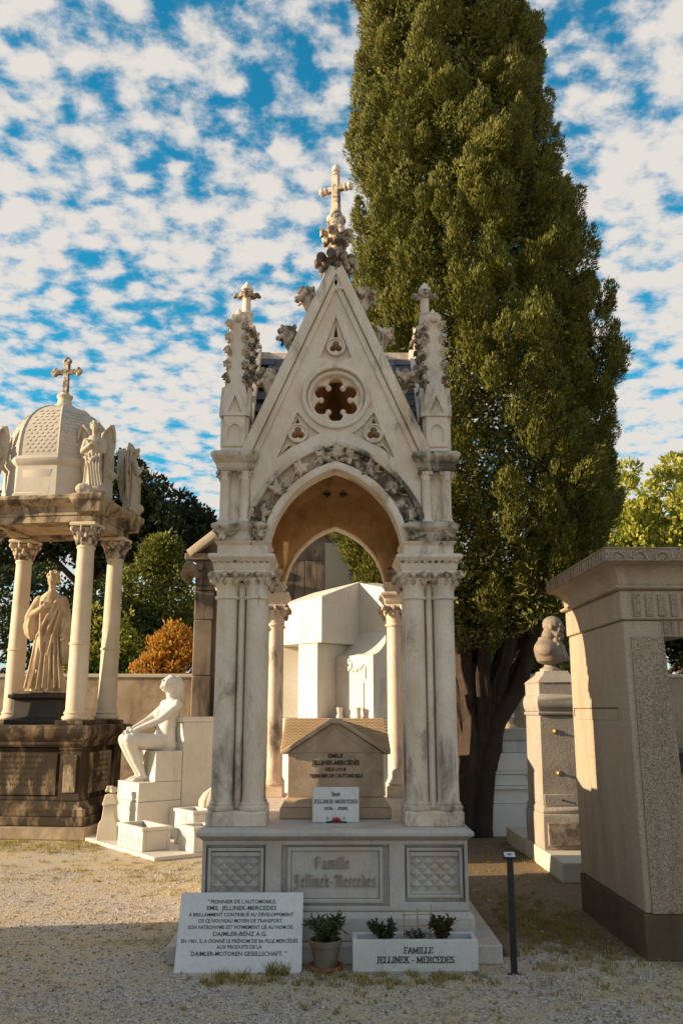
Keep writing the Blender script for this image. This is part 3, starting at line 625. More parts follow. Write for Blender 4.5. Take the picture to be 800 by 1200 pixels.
# roofs: main ridge front to back, cross ridge side to side
RF = link(bpy.data.objects.new('roof', None), T)
mb = MB(); z1 = 5.03
for s in (-1, 1): mb.add([(s*.02, -1.07, z1), (s*.02, 1.07, z1), (s*.66, 1.07, 3.62), (s*.66, -1.07, 3.62), (s*.02, -1.07, z1-.05), (s*.02, 1.07, z1-.05), (s*.66, 1.07, 3.55), (s*.66, -1.07, 3.55)], [(0,1,2,3),(7,6,5,4),(0,3,7,4),(1,5,6,2),(0,4,5,1),(3,2,6,7)])
mb.build('main_slope', M['slate'], RF, 0)
z2 = 4.90
vx = lambda z: .66*(z1-z)/(z1-3.62)                 # half width of the main roof at height z
for s in (-1, 1):
    for q_ in (-1, 1):
        xa, xb = vx(3.62), vx(z2)+.01
        MB().add([(s*xb, q_*.02, z2), (s*.71, q_*.02, z2), (s*.71, q_*1.03, 3.60), (s*xa, q_*1.03, 3.60), (s*xb, q_*.02, z2-.05), (s*.71, q_*.02, z2-.05), (s*.71, q_*1.03, 3.53), (s*xa, q_*1.03, 3.53)], [(0,1,2,3),(7,6,5,4),(0,3,7,4),(1,5,6,2),(0,4,5,1),(3,2,6,7)]).build('cross_slope', M['slate'], RF, 0)
mb = MB()
for s in (-1, 1): mb.add([(s*.0, -1.02, z1-.09), (s*.0, 1.02, z1-.09), (s*.64, 1.02, 3.54), (s*.64, -1.02, 3.54), (s*.0, -1.02, z1-.06), (s*.0, 1.02, z1-.06), (s*.65, 1.02, 3.55), (s*.65, -1.02, 3.55)], [(0,1,2,3),(7,6,5,4),(0,3,7,4),(1,5,6,2),(0,4,5,1),(3,2,6,7)])
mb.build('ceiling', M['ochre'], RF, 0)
sl = MB().box(-.068, .068, -.006, .006, -.12, .0).mesh('slate', M['slate'], False)
d = Vector((0, -1.01, -1.30)).normalized(); tilt = math.atan2(1.01, 1.30)
rn = random.Random(2)
for r_ in range(16):
    for c_ in range(10):
        p = Vector((-.63+c_*.14+(.07 if r_ % 2 else 0), -.03, z2-.0))+d*(.0+r_*.10)
        if abs(p.x) > .70 or abs(p.x) < vx(p.z)+.03: continue
        n_ = Vector((0, -1.30, 1.01)).normalized()*(.012+rn.uniform(0, .004))
        ob('slate', sl, RF, p+n_, (-tilt-R(3+rn.uniform(0, 2)), 0, 0))
MB().box(-.74, .74, -.045, .045, 4.90, 4.985).build('ridge_stone', MA, RF, .01)
MB().box(-.05, .05, -1.05, 1.05, 5.02, 5.07).build('ridge_stone', MA, RF, .01)
for sx in (-1, 1): MB().box(min(sx*.60, sx*.72), max(sx*.60, sx*.72), -.99, -.9, 3.6, 3.7).build('gutter_block', MA, RF, .004)
# crowning cross on each end: collars of leaves, stem and cross
def collar(rad, z, seed, n=10, b=.05):
    rn = random.Random(seed); mb = MB(); mb.ell((0, 0, z), (rad*.8, rad*.8, .06), 12)
    for i in range(n):
        a = 2*PI*i/n; rr = rad*rn.uniform(.88, 1.06)
        mb.ell((rr*cos(a), rr*sin(a), z+.03), (b, b, b*.8), 8); mb.ell((rr*1.12*cos(a), rr*1.12*sin(a), z-.005), b*.6, 7)
        a += PI/n; mb.ell((rad*.8*cos(a), rad*.8*sin(a), z-.06), b*.75, 7); mb.ell((rad*.55*cos(a), rad*.55*sin(a), z-.13), b*.6, 7)
    return remesh(mb, 'leaf_collar', M['carved'], .011, 1, .35)
for sy in (-1, 1):
    y = sy*1.15; C_ = link(bpy.data.objects.new('crowning_cross', None), T, (0, y, 0), (0, 0, R(-25)))
    MB().sq([(.11, .09, 5.02), (.085, .075, 5.20), (.075, .075, 5.34)]).build('cross_base', MA, C_, .008)
    ob('leaf_collar', collar(.150, 5.30, 1, 9, .046), C_); ob('leaf_collar', collar(.112, 5.55, 6, 8, .038), C_)
    MB().lathe([(.065, 5.34), (.06, 5.40), (.055, 5.50), (.07, 5.60), (.078, 5.63), (.066, 5.645), (.07, 5.67), (.085, 5.70), (.08, 5.73), (.06, 5.75), (.052, 5.77), (.043, 5.79)], n=14).build('stem', M['carved'], C_, 0)
    cr = MB().sq([(.036, .031, 5.78), (.027, .025, 6.17)]); cr.box(-.125, .125, -.023, .023, 5.983, 6.029)
    cr.build('cross', M['carved'], C_, .008)
    for (x, z, rx, rz_) in ((-.13, 6.005, .026, .037), (.13, 6.005, .026, .037), (0, 6.185, .038, .026), (-.09, 6.005, .012, .034), (.09, 6.005, .012, .034), (0, 6.14, .036, .012)):
        MB().ell((x, 0, z), (rx, .043, rz_), 10).build('cross_end', MA, C_, 0)
    MB().lathe([(.03, 6.20), (.035, 6.215), (.012, 6.24), (.002, 6.245)], n=10).build('cross_tip', MA, C_, 0)

# ------------------------------------------------------------------ sarcophagus and things laid on the tomb
S = thing('sarcophagus', 'brown stone house-shaped sarcophagus with carved name under the marble arch', 'sarcophagus', (.022, 7.96, 0))
SM = M['sarc']
MB().box(-.425, .425, -.87, .86, .847, .93).build('base', SM, S, .01)
MB().sq([(.42, .865, .932), (.40, .845, .955), (.39, .835, .96), (.385, .83, .985), (.372, .815, 1.0)], 0, -.005).build('moulding', SM, S, .003)
MB().box(-.37, .37, -.815, .80, 1.001, 1.33).build('body', SM, S, .006)
ob('front_gable', plate('front_gable', [[(-.368, 1.331), (.368, 1.331), (.03, 1.555), (-.03, 1.555)]], -.812, -.66, SM, .004), S)
for s in (-1, 1):
    p0 = Vector((s*.04, 0, 1.575)); p1 = Vector((s*.415, 0, 1.335)); n_ = Vector((s*.527, 0, .85))
    pts = [p0-n_*.022, p0+n_*.012, p1+n_*.012, p1-n_*.022]
    ob('gable_coping', plate('gable_coping', [[(p.x, p.z) for p in pts]], -.845, -.63, SM, .006), S)
    fil = [p0-n_*.062, p0-n_*.05, p1-n_*.05-Vector((s*.07, 0, 0)), p1-n_*.062-Vector((s*.07, 0, 0))]
    ob('gable_fillet', plate('gable_fillet', [[(p.x, p.z) for p in fil]], -.822, -.81, SM, .003), S)
MB().box(-.048, .048, -.848, -.62, 1.553, 1.592).build('apex_block', SM, S, .006)
SR = stone('sunlit_roof_stone', (.60, .42, .25), (.50, .34, .19), 5, (.3, .2, .12), (.6, .75), 0, .5, 0, rough=.8, bmp=.5)  # lighter copy of the brown stone, with sunlight painted into the colour
v = [(-.44, -.62, 1.345), (.44, -.62, 1.345), (.44, .02, 1.585), (-.44, .02, 1.585), (-.44, .66, 1.345), (.44, .66, 1.345), (-.44, -.60, 1.31), (.44, -.60, 1.31), (.44, .64, 1.31), (-.44, .64, 1.31)]
MB().add(v, [(0,1,2,3), (3,2,5,4), (6,7,1,0), (4,5,8,9), (6,9,8,7), (0,3,4,9,6), (1,7,8,5,2)]).build('lid', SR, S, .006)
mb = MB()
for s in (-1, 1): mb.add([(0, -.63, 1.575), (0, .0, 1.59), (s*.40, -.60, 1.36), (s*.40, -.63, 1.345)], [(0, 1, 2, 3)])
mb.build('dormer_lid', SM, S, 0)
scale_me = MB().add([(-.022, 0, .02), (.022, 0, .02), (.022, -.0015, -.005), (.012, -.003, -.02), (-.012, -.003, -.02), (-.022, -.0015, -.005), (0, .006, 0)], [(0,5,4,3,2,1), (0,1,6), (1,2,6), (2,3,6), (3,4,6), (4,5,6), (5,0,6)])
mb = MB(); sl_a = math.atan2(.24, .64)
for r_ in range(20):
    for c_ in range(21):
        f = (r_+.5)/20; x = -.42+c_*.042+(.021 if r_ % 2 else 0)
        if abs(x) > .425: continue
        y = -.62+.64*f; z = 1.345+.24*f+.003
        k = len(mb.v)
        for (a, b_, c) in scale_me.v:
            q_ = Vector((a, b_, c*.9)); q_ = Matrix.Rotation(-(PI/2-sl_a), 3, 'X') @ q_; mb.v.append((x+q_.x, y+q_.y, z+q_.z))
        mb.f += [tuple(i+k for i in ff) for ff in scale_me.f]
o = mb.build('scale_tiles', SR, S, 0, smooth=False); o['kind'] = 'stuff'
rx = (R(90), 0, 0); ty = -.817
text('inscription', 'EMILE', .030, .115, M['sink'], S, (0, ty, 1.296), rx, .003, .03)
text('inscription', 'JELLINEK-MERC\u00c9D\u00c8S', .033, .37, M['sink'], S, (0, ty, 1.242), rx, .003, .035)
text('inscription', '1853-1918', .026, .16, M['sink'], S, (0, ty, 1.196), rx, .003, .03)
text('inscription', "PIONNIER DE L'AUTOMOBILE", .027, .41, M['sink'], S, (.005, ty, 1.148), rx, .003, .03)

nibS = [(-.075, -.055), (.075, -.055), (.075, .055), (-.075, .055)]
Q = thing('name_plaque', 'small white marble name plaque leaning on the brown sarcophagus', 'plaque', (.005+.018, 6.90, .846))
MB().box(-.172, .172, -.009, .009, 0, .25).build('slab', M['plaque'], Q, .003, rot=(R(-6), 0, 0))
def on(y, z): a = R(-6); return (0, y*cos(a)-z*sin(a)-.0002, y*sin(a)+z*cos(a))
for bd, h, w, z in (('Ren\u00e9', .028, .062, .185), ('JELLINEK-MERCEDES', .024, .325, .135), ('1926 - 2000', .020, .175, .088)):
    pen_text('inscription', bd, SERIF, nibS, h, w, M['ink'], Q, on(-.0092, z), (R(84), 0, 0), .0015)
for sx in (-1, 1):
    p = on(-.011, .03); MB().ell((sx*.062, p[1], p[2]), (.006, .004, .006), 8).build('screw', M['metal'], Q, 0)
mb = MB(); rn = random.Random(4)
for k in range(4):
    a = k*PI/2+.4; mb.ell((.016*cos(a), .006*sin(a), .020+.003*k), (.020, .013, .014), 10)
pp = thing('poppy_flower', 'red artificial poppy lying before the small white name plaque', 'flower', (.028, 6.858, .845))
ob('petals', remesh(mb, 'petals', M['poppy'], .005, 1), pp)
MB().ell((0, -.016, .022), .006, 8).build('centre', M['metal'], pp, 0)
MB().tube([(-.075, .005, .006), (-.03, 0, .01), (.03, 0, .01), (.075, .004, .006)], .006, 6).build('stem', M['metal'], pp, 0)

# ------------------------------------------------------------------ in front of the tomb
PQ = thing('memorial_plaque', 'large white marble memorial plaque with black French text leaning on the tomb step', 'plaque', (-.61, 6.235, 0))
lean = R(-27)
MB().box(-.412, .412, 0, .022, 0, .50).build('slab', M['plaque'], PQ, .003, rot=(lean, 0, 0))
lines = [("\" PIONNIER DE L'AUTOMOBILE.", .0245, .46, .428), ('EMIL  JELLINEK-MERCEDES', .027, .465, .386), ('A BRILLAMMENT CONTRIBU\u00c9 AU D\u00c9VELOPPEMENT', .0225, .70, .346),
 ('DE CE NOUVEAU MOYEN DE TRANSPORT.', .0225, .56, .307), ('SON PATRONYME EST INTIMEMENT LI\u00c9 AU NOM DE', .0225, .695, .267), ('DAIMLER-BENZ A.G.', .0265, .355, .224),
 ('EN 1901, IL A DONN\u00c9 LE PR\u00c9NOM DE SA FILLE MERC\u00c9D\u00c8S', .0225, .765, .182), ('AUX PRODUITS DE LA', .0225, .295, .146), ('DAIMLER-MOTOREN GESELLSCHAFT. "', .026, .62, .103)]
for s_, h, w, z in lines:
    y = -.0004; text('inscription', s_, h, w, M['ink'], PQ, (0, y*cos(lean)-z*sin(lean), y*sin(lean)+z*cos(lean)), (R(90)+lean, 0, 0), .0012, .013)

PT = thing('stone_planter', 'veined white marble planter trough with carved family name before the tomb', 'planter', (.535, 6.31, 0))
MB().box(-.40, .40, -.10, .10, 0, .012).build('foot', M['jardin'], PT, .003)
mb = MB(); 
for a in ((-.405, .405, -.108, -.078), (-.405, .405, .078, .108)): mb.box(a[0], a[1], a[2], a[3], .013, .205)
for sx in (-1, 1): mb.box(min(sx*.405, sx*.373), max(sx*.405, sx*.373), -.0775, .0775, .013, .205)
mb.build('trough', M['jardin'], PT, .004)
MB().box(-.372, .372, -.077, .077, .014, .165).build('soil', M['soil'], PT, .01)
pen_text('inscription', 'FAMILLE', SERIF, nibS, .034, .19, M['ink'], PT, (.02, -.1085, .125), rx, .0015)
pen_text('inscription', 'JELLINEK - MERCEDES', SERIF, nibS, .036, .50, M['ink'], PT, (.0, -.1085, .068), rx, .0015)

def leafquads(pts, dirs, w, l, seed, nrm=None, spread=.6):
    """leaf-shaped quads at pts growing along dirs; returns verts, faces arrays"""
    rg = np.random.default_rng(seed); n = len(pts)
    d = dirs/np.maximum(np.linalg.norm(dirs, axis=1, keepdims=True), 1e-6)
    a = np.cross(d, rg.normal(size=(n, 3)) if nrm is None else nrm+rg.normal(0, spread, (n, 3))); a /= np.maximum(np.linalg.norm(a, axis=1, keepdims=True), 1e-6)
    ww = (w*rg.uniform(.65, 1.35, n))[:, None]; ll = (l*rg.uniform(.65, 1.35, n))[:, None]
    v = np.stack([pts, pts+d*ll*.5+a*ww*.5, pts+d*ll, pts+d*ll*.5-a*ww*.5], 1).reshape(-1, 3)
    return v
def quads_mesh(name, v, mat):
    n = len(v)//4; me = bpy.data.meshes.new(name); me.vertices.add(n*4); me.vertices.foreach_set('co', v.astype('f').ravel())
    me.loops.add(n*4); me.loops.foreach_set('vertex_index', np.arange(n*4, dtype='i'))
    me.polygons.add(n); me.polygons.foreach_set('loop_start', np.arange(0, n*4, 4, dtype='i')); me.update(calc_edges=True)
    me.materials.append(mat); return me
def shrub(name, label, loc, h, r, n, mat, seed, group=None, leaf=.028, stems=6, cat='plant', lw=.55):
    rg = np.random.default_rng(seed); P_ = thing(name, label, cat, loc, 0, group); mb = MB(); pts = []; dr = []
    for i in range(stems):
        a = rg.uniform(0, 2*PI); rr = r*rg.uniform(.2, 1.0); hh = h*rg.uniform(.65, 1.0)
        tip = np.array([rr*cos(a), rr*sin(a), hh]); mid = np.array([rr*.4*cos(a), rr*.4*sin(a), hh*.55])
        mb.tube([(0, 0, 0), tuple(mid), tuple(tip)], [.005, .004, .002], 5)
        k = n//stems; t_ = rg.uniform(.15, 1, k)[:, None]
        q_ = (1-t_)**2*0 + 2*t_*(1-t_)*mid + t_**2*tip
        pts.append(q_+rg.normal(0, .006, (k, 3))); dd = rg.normal(0, 1, (k, 3)); dd[:, 2] += .7; dr.append(dd)
    mb.build('stem', M['leafbark'], P_, 0)
    ob('foliage', quads_mesh('foliage', leafquads(np.concatenate(pts), np.concatenate(dr), leaf*lw, leaf, seed), mat), P_)
    return P_
shrub('small_shrub', 'small dark leafy plant in the marble planter beside the bamboo trellis foot', (.36, 6.30, .164), .15, .13, 800, M['plant'], 1, 'shrubs in the marble planter', .03, 9)
shrub('small_shrub', 'reddish leafy plant in the marble planter at the end toward the sign post', (.72, 6.30, .164), .165, .14, 850, M['reddish'], 2, 'shrubs in the marble planter', .03, 10)
shrub('small_shrub', 'low sparse green sprig in the middle of the marble planter', (.55, 6.29, .164), .08, .10, 160, M['plant'], 3, 'shrubs in the marble planter', .024, 7)
TR = thing('bamboo_trellis', 'small bamboo ladder trellis standing in the marble planter', 'trellis', (.56, 6.33, .16))
for i, x in enumerate((-.085, 0, .085)): MB().tube([(x, 0, -.02), (x+.004*i, 0, .20+.012*i)], .0045, 6).build('cane', M['bamboo'], TR, 0)
for z in (.10, .17): MB().tube([(-.105, -.009, z), (.105, -.009, z+.006)], .0038, 6).build('rung', M['bamboo'], TR, 0)
PO = thing('flower_pot', 'weathered terracotta flower pot on a saucer between the plaque and planter', 'flower pot', (-.045, 6.32, 0)); PO.scale = (.86, .86, .88)
MB().lathe([(.115, .003), (.13, .012), (.135, .035), (.125, .035), (.112, .018), (.0, .016)], n=28).build('saucer', M['saucer'], PO, 0)
MB().lathe([(.082, .02), (.112, .165), (.122, .168), (.127, .205), (.120, .21), (.112, .205), (.108, .18), (.0, .178)], n=30).build('pot', M['terracotta'], PO, 0)
shrub('potted_plant', 'spiky green plant growing in the terracotta pot', (-.045, 6.32, .153), .16, .15, 800, M['plant'], 6, None, .06, 26, 'plant', .22)
SP = thing('sign_post', 'slim black metal post with tilted pale information plate beside the planter', 'sign post', (1.165, 6.19, 0))
MB().box(-.02, .02, -.012, .012, 0, .71).build('post', M['metal'], SP, .003)
MB().box(-.045, .045, -.012, .012, .0, .006).build('foot_plate', M['metal'], SP, .002)
MB().box(-.044, .044, -.034, .034, -.006, .006).build('plate_holder', M['metal'], SP, .002, loc=(-.002, 0, .72), rot=(R(26), 0, 0))
MB().box(-.036, .036, -.027, .027, .0065, .009).build('information_plate', M['steel'], SP, .001, loc=(-.002, 0, .72), rot=(R(26), 0, 0))
mb = MB().ell((0, 0, .0095), (.017, .012, .002), 12); mb.build('printed_symbol', plain('blue_print', (.12, .17, .26), .4), SP, 0, loc=(-.002, 0, .72), rot=(R(26), 0, 0))
K = thing('kerb_stone', 'low brown earth-stained kerb running along the tomb step beside the sign post', 'kerb', (1.24, 0, 0))
rn = random.Random(3)
for i in range(4):
    y0 = 6.60+i*.72; MB().box(-.06+rn.uniform(-.008, .008), .05, y0, y0+.70, -.02, .05+rn.uniform(-.006, .006)).build('stone', M['kerb'], K, .02)

# ------------------------------------------------------------------ granite mausoleum on the right
GM = thing('granite_mausoleum', 'Egyptian-style pink granite mausoleum with flared cornice and battered doorway', 'mausoleum', (2.13, 6.47, 0))
D_ = 1.62                                     # depth of the pier, local x grows to the right, local y to the back
GR, GRR = M['granite'], M['granite_rough']
def quad_prism(name, bot, top, mat, par, bev=.006):  # bot/top: (x0,x1,y0,y1,z)
    r = [[(a[0], a[2], a[4]), (a[1], a[2], a[4]), (a[1], a[3], a[4]), (a[0], a[3], a[4])] for a in (bot, top)]
    return MB().rings(r).build(name, mat, par, bev)
def gpier(sx0):
    f = (lambda a, b_: (a, b_)) if sx0 == 0 else (lambda a, b_: (sx0-b_, sx0-a))
    w0, w1 = .335, .31
    for i in range(5):
        y0 = .0+i*.324; MB().box(*f(-.012, .30), y0+.008, y0+.316, 0, .30).build('base_block', M['granite_dark'], GM, .008)
    x0, x1 = f(.0, w0); a0, a1 = f(-.01, .30)
    # shaft: left jamb is nearly upright, the door jamb leans
    if sx0 == 0: quad_prism('pier', (.0, .355, .012, D_-.01, .302), (-.005, .275, .05, D_-.04, 2.30), GR, GM, .012)
    else: quad_prism('pier', (sx0-.355, sx0, .012, D_-.01, .302), (sx0-.275, sx0+.005, .05, D_-.04, 2.30), GR, GM, .012)
gpier(0); gpier(2.3)
# hammered facing on the front of each pier and a smooth corner strip
quad_prism('pier_facing', (.045, .362, -.004, .013, .302), (.045, .282, .034, .051, 2.18), GRR, GM, .003)
quad_prism('pier_facing', (2.3-.362, 2.255, -.004, .013, .302), (2.3-.282, 2.255, .034, .051, 2.18), GRR, GM, .003)
for (x0, x1, y0, y1, z0, z1) in ((-.0105, -.003, .28, 1.52, 1.668, 1.676), (-.0105, -.003, 1.512, 1.52, 1.60, 1.668)):
    MB().box(x0, x1, y0, y1, z0, z1).build('panel_line', M['granite_dark'], GM, 0)
MB().box(-.0080, -.0035, .3, 1.5, 1.58, 1.662).build('name_band', GR, GM, .002)
MB().box(-.02, 2.32, .03, D_-.02, 2.303, 2.52).build('architrave', GR, GM, .012)
for i in range(24):
    x = .07+i*.092; MB().box(x, x+.055, .018, .0305, 2.325, 2.49).build('flute', GRR, GM, .008)
for s in (0, 1):
    xa = .275 if s == 0 else 2.3-.275-.30
    quad_prism('door_corbel', (xa if s == 0 else xa+.1, xa+.20 if s == 0 else xa+.30, .06, .5, 2.18), (xa, xa+.30, .06, .5, 2.302), GR, GM, .005)
    for i in range(5):
        x = xa+.02+i*.055; MB().box(x, x+.028, .050, .061, 2.20, 2.29).build('corbel_rib', GRR, GM, .003)
def ringbox(e, z): return [(-e-.02, .03-e, z), (2.32+e, .03-e, z), (2.32+e, D_-.02+e, z), (-e-.02, D_-.02+e, z)]
MB().rings([ringbox(.0, 2.5216), ringbox(.03, 2.5278), ringbox(.04, 2.5418), ringbox(.03, 2.5551), ringbox(.002, 2.5606)]).build('torus_moulding', GR, GM, .004)
prof = [(.002, 2.5613), (.006, 2.598), (.02, 2.637), (.045, 2.6682), (.085, 2.6955), (.125, 2.7111)]
MB().rings([ringbox(e, z) for e, z in prof]).build('cavetto', GR, GM, 0)
MB().rings([ringbox(.128, 2.7119), ringbox(.128, 2.8164), ringbox(.10, 2.8242)]).build('crown_slab', GRR, GM, .008)
for i in range(16):                            # leaves on the crown slab: pointed arches in front, reeds on the side
    x = -.06+i*.163; ob('crown_leaf', plate('crown_leaf', [[(x+a, 2.7306+z) for a, z in arc_pts(.058, .066, 0, 7)] + [(x+a, 2.7306+z) for a, z in arc_pts(.043, .049, 0, 7)[::-1]]], -.112, -.0975, GRR, .002), GM)
for zf in (2.7189, 2.807): MB().box(-.152, 2.45, -.106, -.0975, zf, zf+.012).build('crown_fillet', GRR, GM, .002)
for i in range(26):
    y = -.07+i*.066; MB().box(-.1555, -.1475, y, y+.030, 2.7306, 2.7969).build('crown_reed', GRR, GM, .003)
for zf in (2.7173, 2.8055): MB().box(-.156, -.1475, -.09, 1.71, zf, zf+.012).build('crown_fillet', GRR, GM, .002)
MB().box(.30, 2.0, .2, D_-.1, 0, .06).build('floor_slab', M['granite_dark'], GM, .005)
TC = thing('tomb_chest', 'polished red stone tomb chest with dark lid inside the granite doorway', 'tomb', (3.0, 7.35, .061))
MB().sq([(.50, .58, 0), (.50, .58, .12), (.44, .52, .15), (.44, .52, 1.15)]).build('chest', M['redstone'], TC, .01)
MB().box(-.49, .49, -.57, .57, .62, .66).build('band', M['redstone'], TC, .005)
MB().sq([(.50, .58, 1.152), (.50, .58, 1.22), (.44, .52, 1.28)]).build('lid', M['black'], TC, .01)

# ------------------------------------------------------------------ bust monument behind it
BP = thing('bust_pedestal', 'pitted grey limestone pedestal with brass knobs and stepped platform carrying a bust', 'pedestal', (2.27, 10.1, 0), R(0)); BP.scale = (.70, 1, 1)
TV = M['trav']
MB().box(-.02, .95, -.84, 1.0, 0, .19).build('platform', M['light_stone'], BP, .012)
MB().box(-.05, .9, 1.003, 1.95, 0, .19).build('platform', M['light_stone'], BP, .012)
MB().sq([(.40, .44, .192), (.40, .44, .52), (.385, .42, .56)], .40, .40).build('base', TV, BP, .01)
MB().box(.06, .74, -.075, -.041, .23, .48).build('rough_block', stone('rough_carved_stone', (.40, .34, .28), (.25, .2, .16), 9, (.07, .05, .04), (.5, .62), 0, .8, 0, rough=.95, bmp=1.0, grain=25), BP, .015)
MB().sq([(.385, .42, .562), (.385, .42, .60), (.36, .395, .64)], .40, .40).build('base_moulding', TV, BP, .005)
MB().sq([(.37, .385, .642), (.355, .37, 1.60)], .40, .40).build('shaft', TV, BP, .008)
MB().box(.05, .75, -.004, .012, .64, .76).build('lower_panel', TV, BP, .006)
MB().sq([(.375, .39, 1.602), (.385, .40, 1.62), (.385, .40, 1.64)], .40, .40).build('neck_moulding', TV, BP, .005)
MB().sq([(.36, .37, 1.642), (.395, .41, 1.70), (.40, .415, 1.75), (.385, .40, 1.80), (.345, .36, 1.83), (.345, .36, 1.96)], .40, .40).build('swelling', TV, BP, .006)
MB().sq([(.36, .375, 1.962), (.34, .35, 1.985), (.22, .23, 2.06), (.20, .20, 2.10)], .40, .40).build('cap', TV, BP, .006)
for x, z in ((.25, 1.43), (.275, .985)):
    kb = MB().lathe([(.03, 0), (.03, .01), (.012, .015), (.012, .05), (.026, .06), (.028, .08), (.012, .095)], n=12); kb.build('brass_knob', M['bronze'], BP, 0, loc=(x, .022, z), rot=(R(90), 0, 0))
MB().lathe([(.012, 0), (.012, .02), (.002, .022)], n=8).build('stud', M['metal'], BP, 0, loc=(.33, -.003, .70), rot=(R(90), 0, 0))

def head(mb, c, s, yaw=0, pitch=0, hair='short', tache=False, face=True, beard=False):
    """head about s tall centred at c, looking along -y turned by yaw (left/right) and pitch (up +)"""
    Mx = Matrix.Rotation(yaw, 3, 'Z') @ Matrix.Rotation(-pitch, 3, 'X'); c = Vector(c)
    def e(p, r, n=10): mb.ell(c+Mx @ (Vector(p)*s), tuple(x*s for x in r), n, Mx)
    e((0, .02, .12), (.36, .43, .38), 14); e((0, -.10, -.14), (.28, .31, .36), 12)
    e((0, -.30, -.36), (.13, .12, .10), 8)                                     # chin
    e((0, -.43, -.08), (.06, .09, .05), 8); mb.cap(c+Mx @ Vector((0, -.38, .08))*s, c+Mx @ Vector((0, -.46, -.06))*s, .04*s, .06*s, 8)  # nose
    for k in (-1, 1):
        e((k*.14, -.36, .10), (.12, .06, .045), 8); e((k*.15, -.345, .02), (.06, .05, .04), 8); e((k*.17, -.29, -.12), (.11, .10, .12), 8)
        e((k*.355, .02, -.02), (.05, .10, .13), 8)
    e((0, -.385, -.20), (.10, .05, .025), 8); e((0, -.375, -.25), (.09, .05, .03), 8)
    if tache:
        for k in (-1, 1): e((k*.09, -.40, -.17), (.12, .06, .045), 8)
    if beard: e((0, -.30, -.40), (.2, .16, .2), 10); e((0, -.2, -.3), (.29, .2, .2), 10)
    if hair == 'short': e((0, .07, .17), (.39, .44, .37), 14)
    if hair == 'long':
        e((0, .08, .18), (.41, .45, .38), 14); e((0, .26, -.12), (.38, .26, .45), 12)
        for k in (-1, 1): e((k*.33, .06, -.05), (.12, .24, .38), 10); e((k*.26, .26, -.42), (.16, .18, .3), 10)
    if hair == 'back': e((0, .09, .16), (.40, .43, .37), 14); e((0, .24, -.04), (.35, .26, .40), 12); e((0, -.02, .36), (.30, .32, .16), 10)
    if hair == 'curly':
        rn = random.Random(5)
        for i in range(34):
            a = rn.uniform(0, 2*PI); h_ = rn.uniform(-.25, .5)
            q_ = Vector((.40*cos(a)*math.sqrt(max(.05, 1-(h_*1.6)**2)), .06+.44*sin(a)*math.sqrt(max(.05, 1-(h_*1.6)**2)), .1+h_))
            if q_.y < -.22 and q_.z < .32: continue
            e(tuple(q_), (.11, .11, .11), 7)
BU = tag(link(bpy.data.objects.new('portrait_bust', None), None, (2.53, 10.48, 2.10), (0, 0, R(66)), .92), 'grey stone bust of a moustached man in a draped coat on the limestone pedestal', 'bust')
mb = MB(); head(mb, (0, -.06, .55), .30, 0, R(0), 'none', True, True, True)
mb.cap((0, .02, .30), (0, -.01, .47), .105, .092, 14)
rings = []
for z, rx_, ry_, cy in ((.085, .10, .09, 0), (.10, .16, .13, -.01), (.12, .215, .175, -.02), (.20, .255, .20, -.02), (.275, .275, .195, -.005), (.32, .26, .17, .01), (.355, .20, .14, .02), (.385, .14, .12, .02), (.43, .11, .105, .02)):
    rings.append([(rx_*cos(2*PI*k/48), cy+ry_*sin(2*PI*k/48), z) for k in range(48)])
mb.rings(rings)
for k in (-1, 1):
    mb.cap((k*.015, -.225, .15), (k*.10, -.11, .39), .024, .034, 8); mb.ell((k*.215, .0, .255), (.075, .12, .085), 12); mb.cap((k*.07, -.21, .12), (k*.15, -.15, .33), .016, .02, 8)
mb.tube([(-.20, -.08, .20), (-.06, -.20, .17), (.12, -.17, .24), (.22, -.05, .30)], [.02, .03, .03, .02], 8)
ob('figure', remesh(mb, 'figure', stone('bust_stone', (.30, .235, .18), (.21, .16, .12), 5, (.14, .1, .08), (.58, .74), .5, .6, 0, rough=.7, bmp=.2), .0075, 4), BU)
MB().lathe([(.13, 0), (.13, .03), (.10, .04), (.075, .06), (.065, .09), (.08, .105), (.08, .115)], n=20).build('socle', TV, BU, 0)

# ------------------------------------------------------------------ white cracked tomb and figurine beyond the cypress trunk
WT = thing('stepped_tomb', 'whitewashed stepped tomb with cracked courses and small obelisk behind the cypress trunk', 'tomb', (2.45, 13.0, 0))
WW = M['white']
for (h0, h1, e, nm) in ((0, .42, .62, 'course'), (.423, .60, .55, 'course'), (.603, .65, .60, 'moulding'), (.653, .80, .52, 'course'), (.803, .84, .55, 'moulding'), (.843, 1.08, .48, 'course')):
    MB().box(-e, e+.2, -.35*e/.5, .8, h0, h1).build(nm, M['whitewash'], WT, .008)
MB().box(-.10, .62, -.28, .6, 1.083, 1.24).build('marble_block', M['jardin'], WT, .008); MB().box(-.11, .63, -.29, .6, 1.243, 1.40).build('marble_block', M['plinth'], WT, .008)
MB().sq([(.12, .12, 1.083), (.11, .11, 1.25), (.02, .02, 1.62), (.004, .004, 1.66)], -.28, -.2).build('obelisk', M['whitewash'], WT, .003)
ck = M['ink']
for pts in ([(.18, .88), (.19, .80), (.23, .72)], [(.26, .62), (.235, .5), (.28, .36), (.34, .24), (.30, .06)]):
    for a, b_ in zip(pts[:-1], pts[1:]):
        MB().tube([(a[0], -.375 if a[1] > .6 else (-.387 if a[1] > .42 else -.4355), a[1]), (b_[0], -.375 if a[1] > .6 else (-.387 if a[1] > .42 else -.4355), b_[1])], .004, 5).build('crack', M['sarc'], WT, 0)
FG = thing('small_statue', 'small cream statue on a turned base above the stepped white tomb', 'statue', (2.56, 13.35, 1.403))
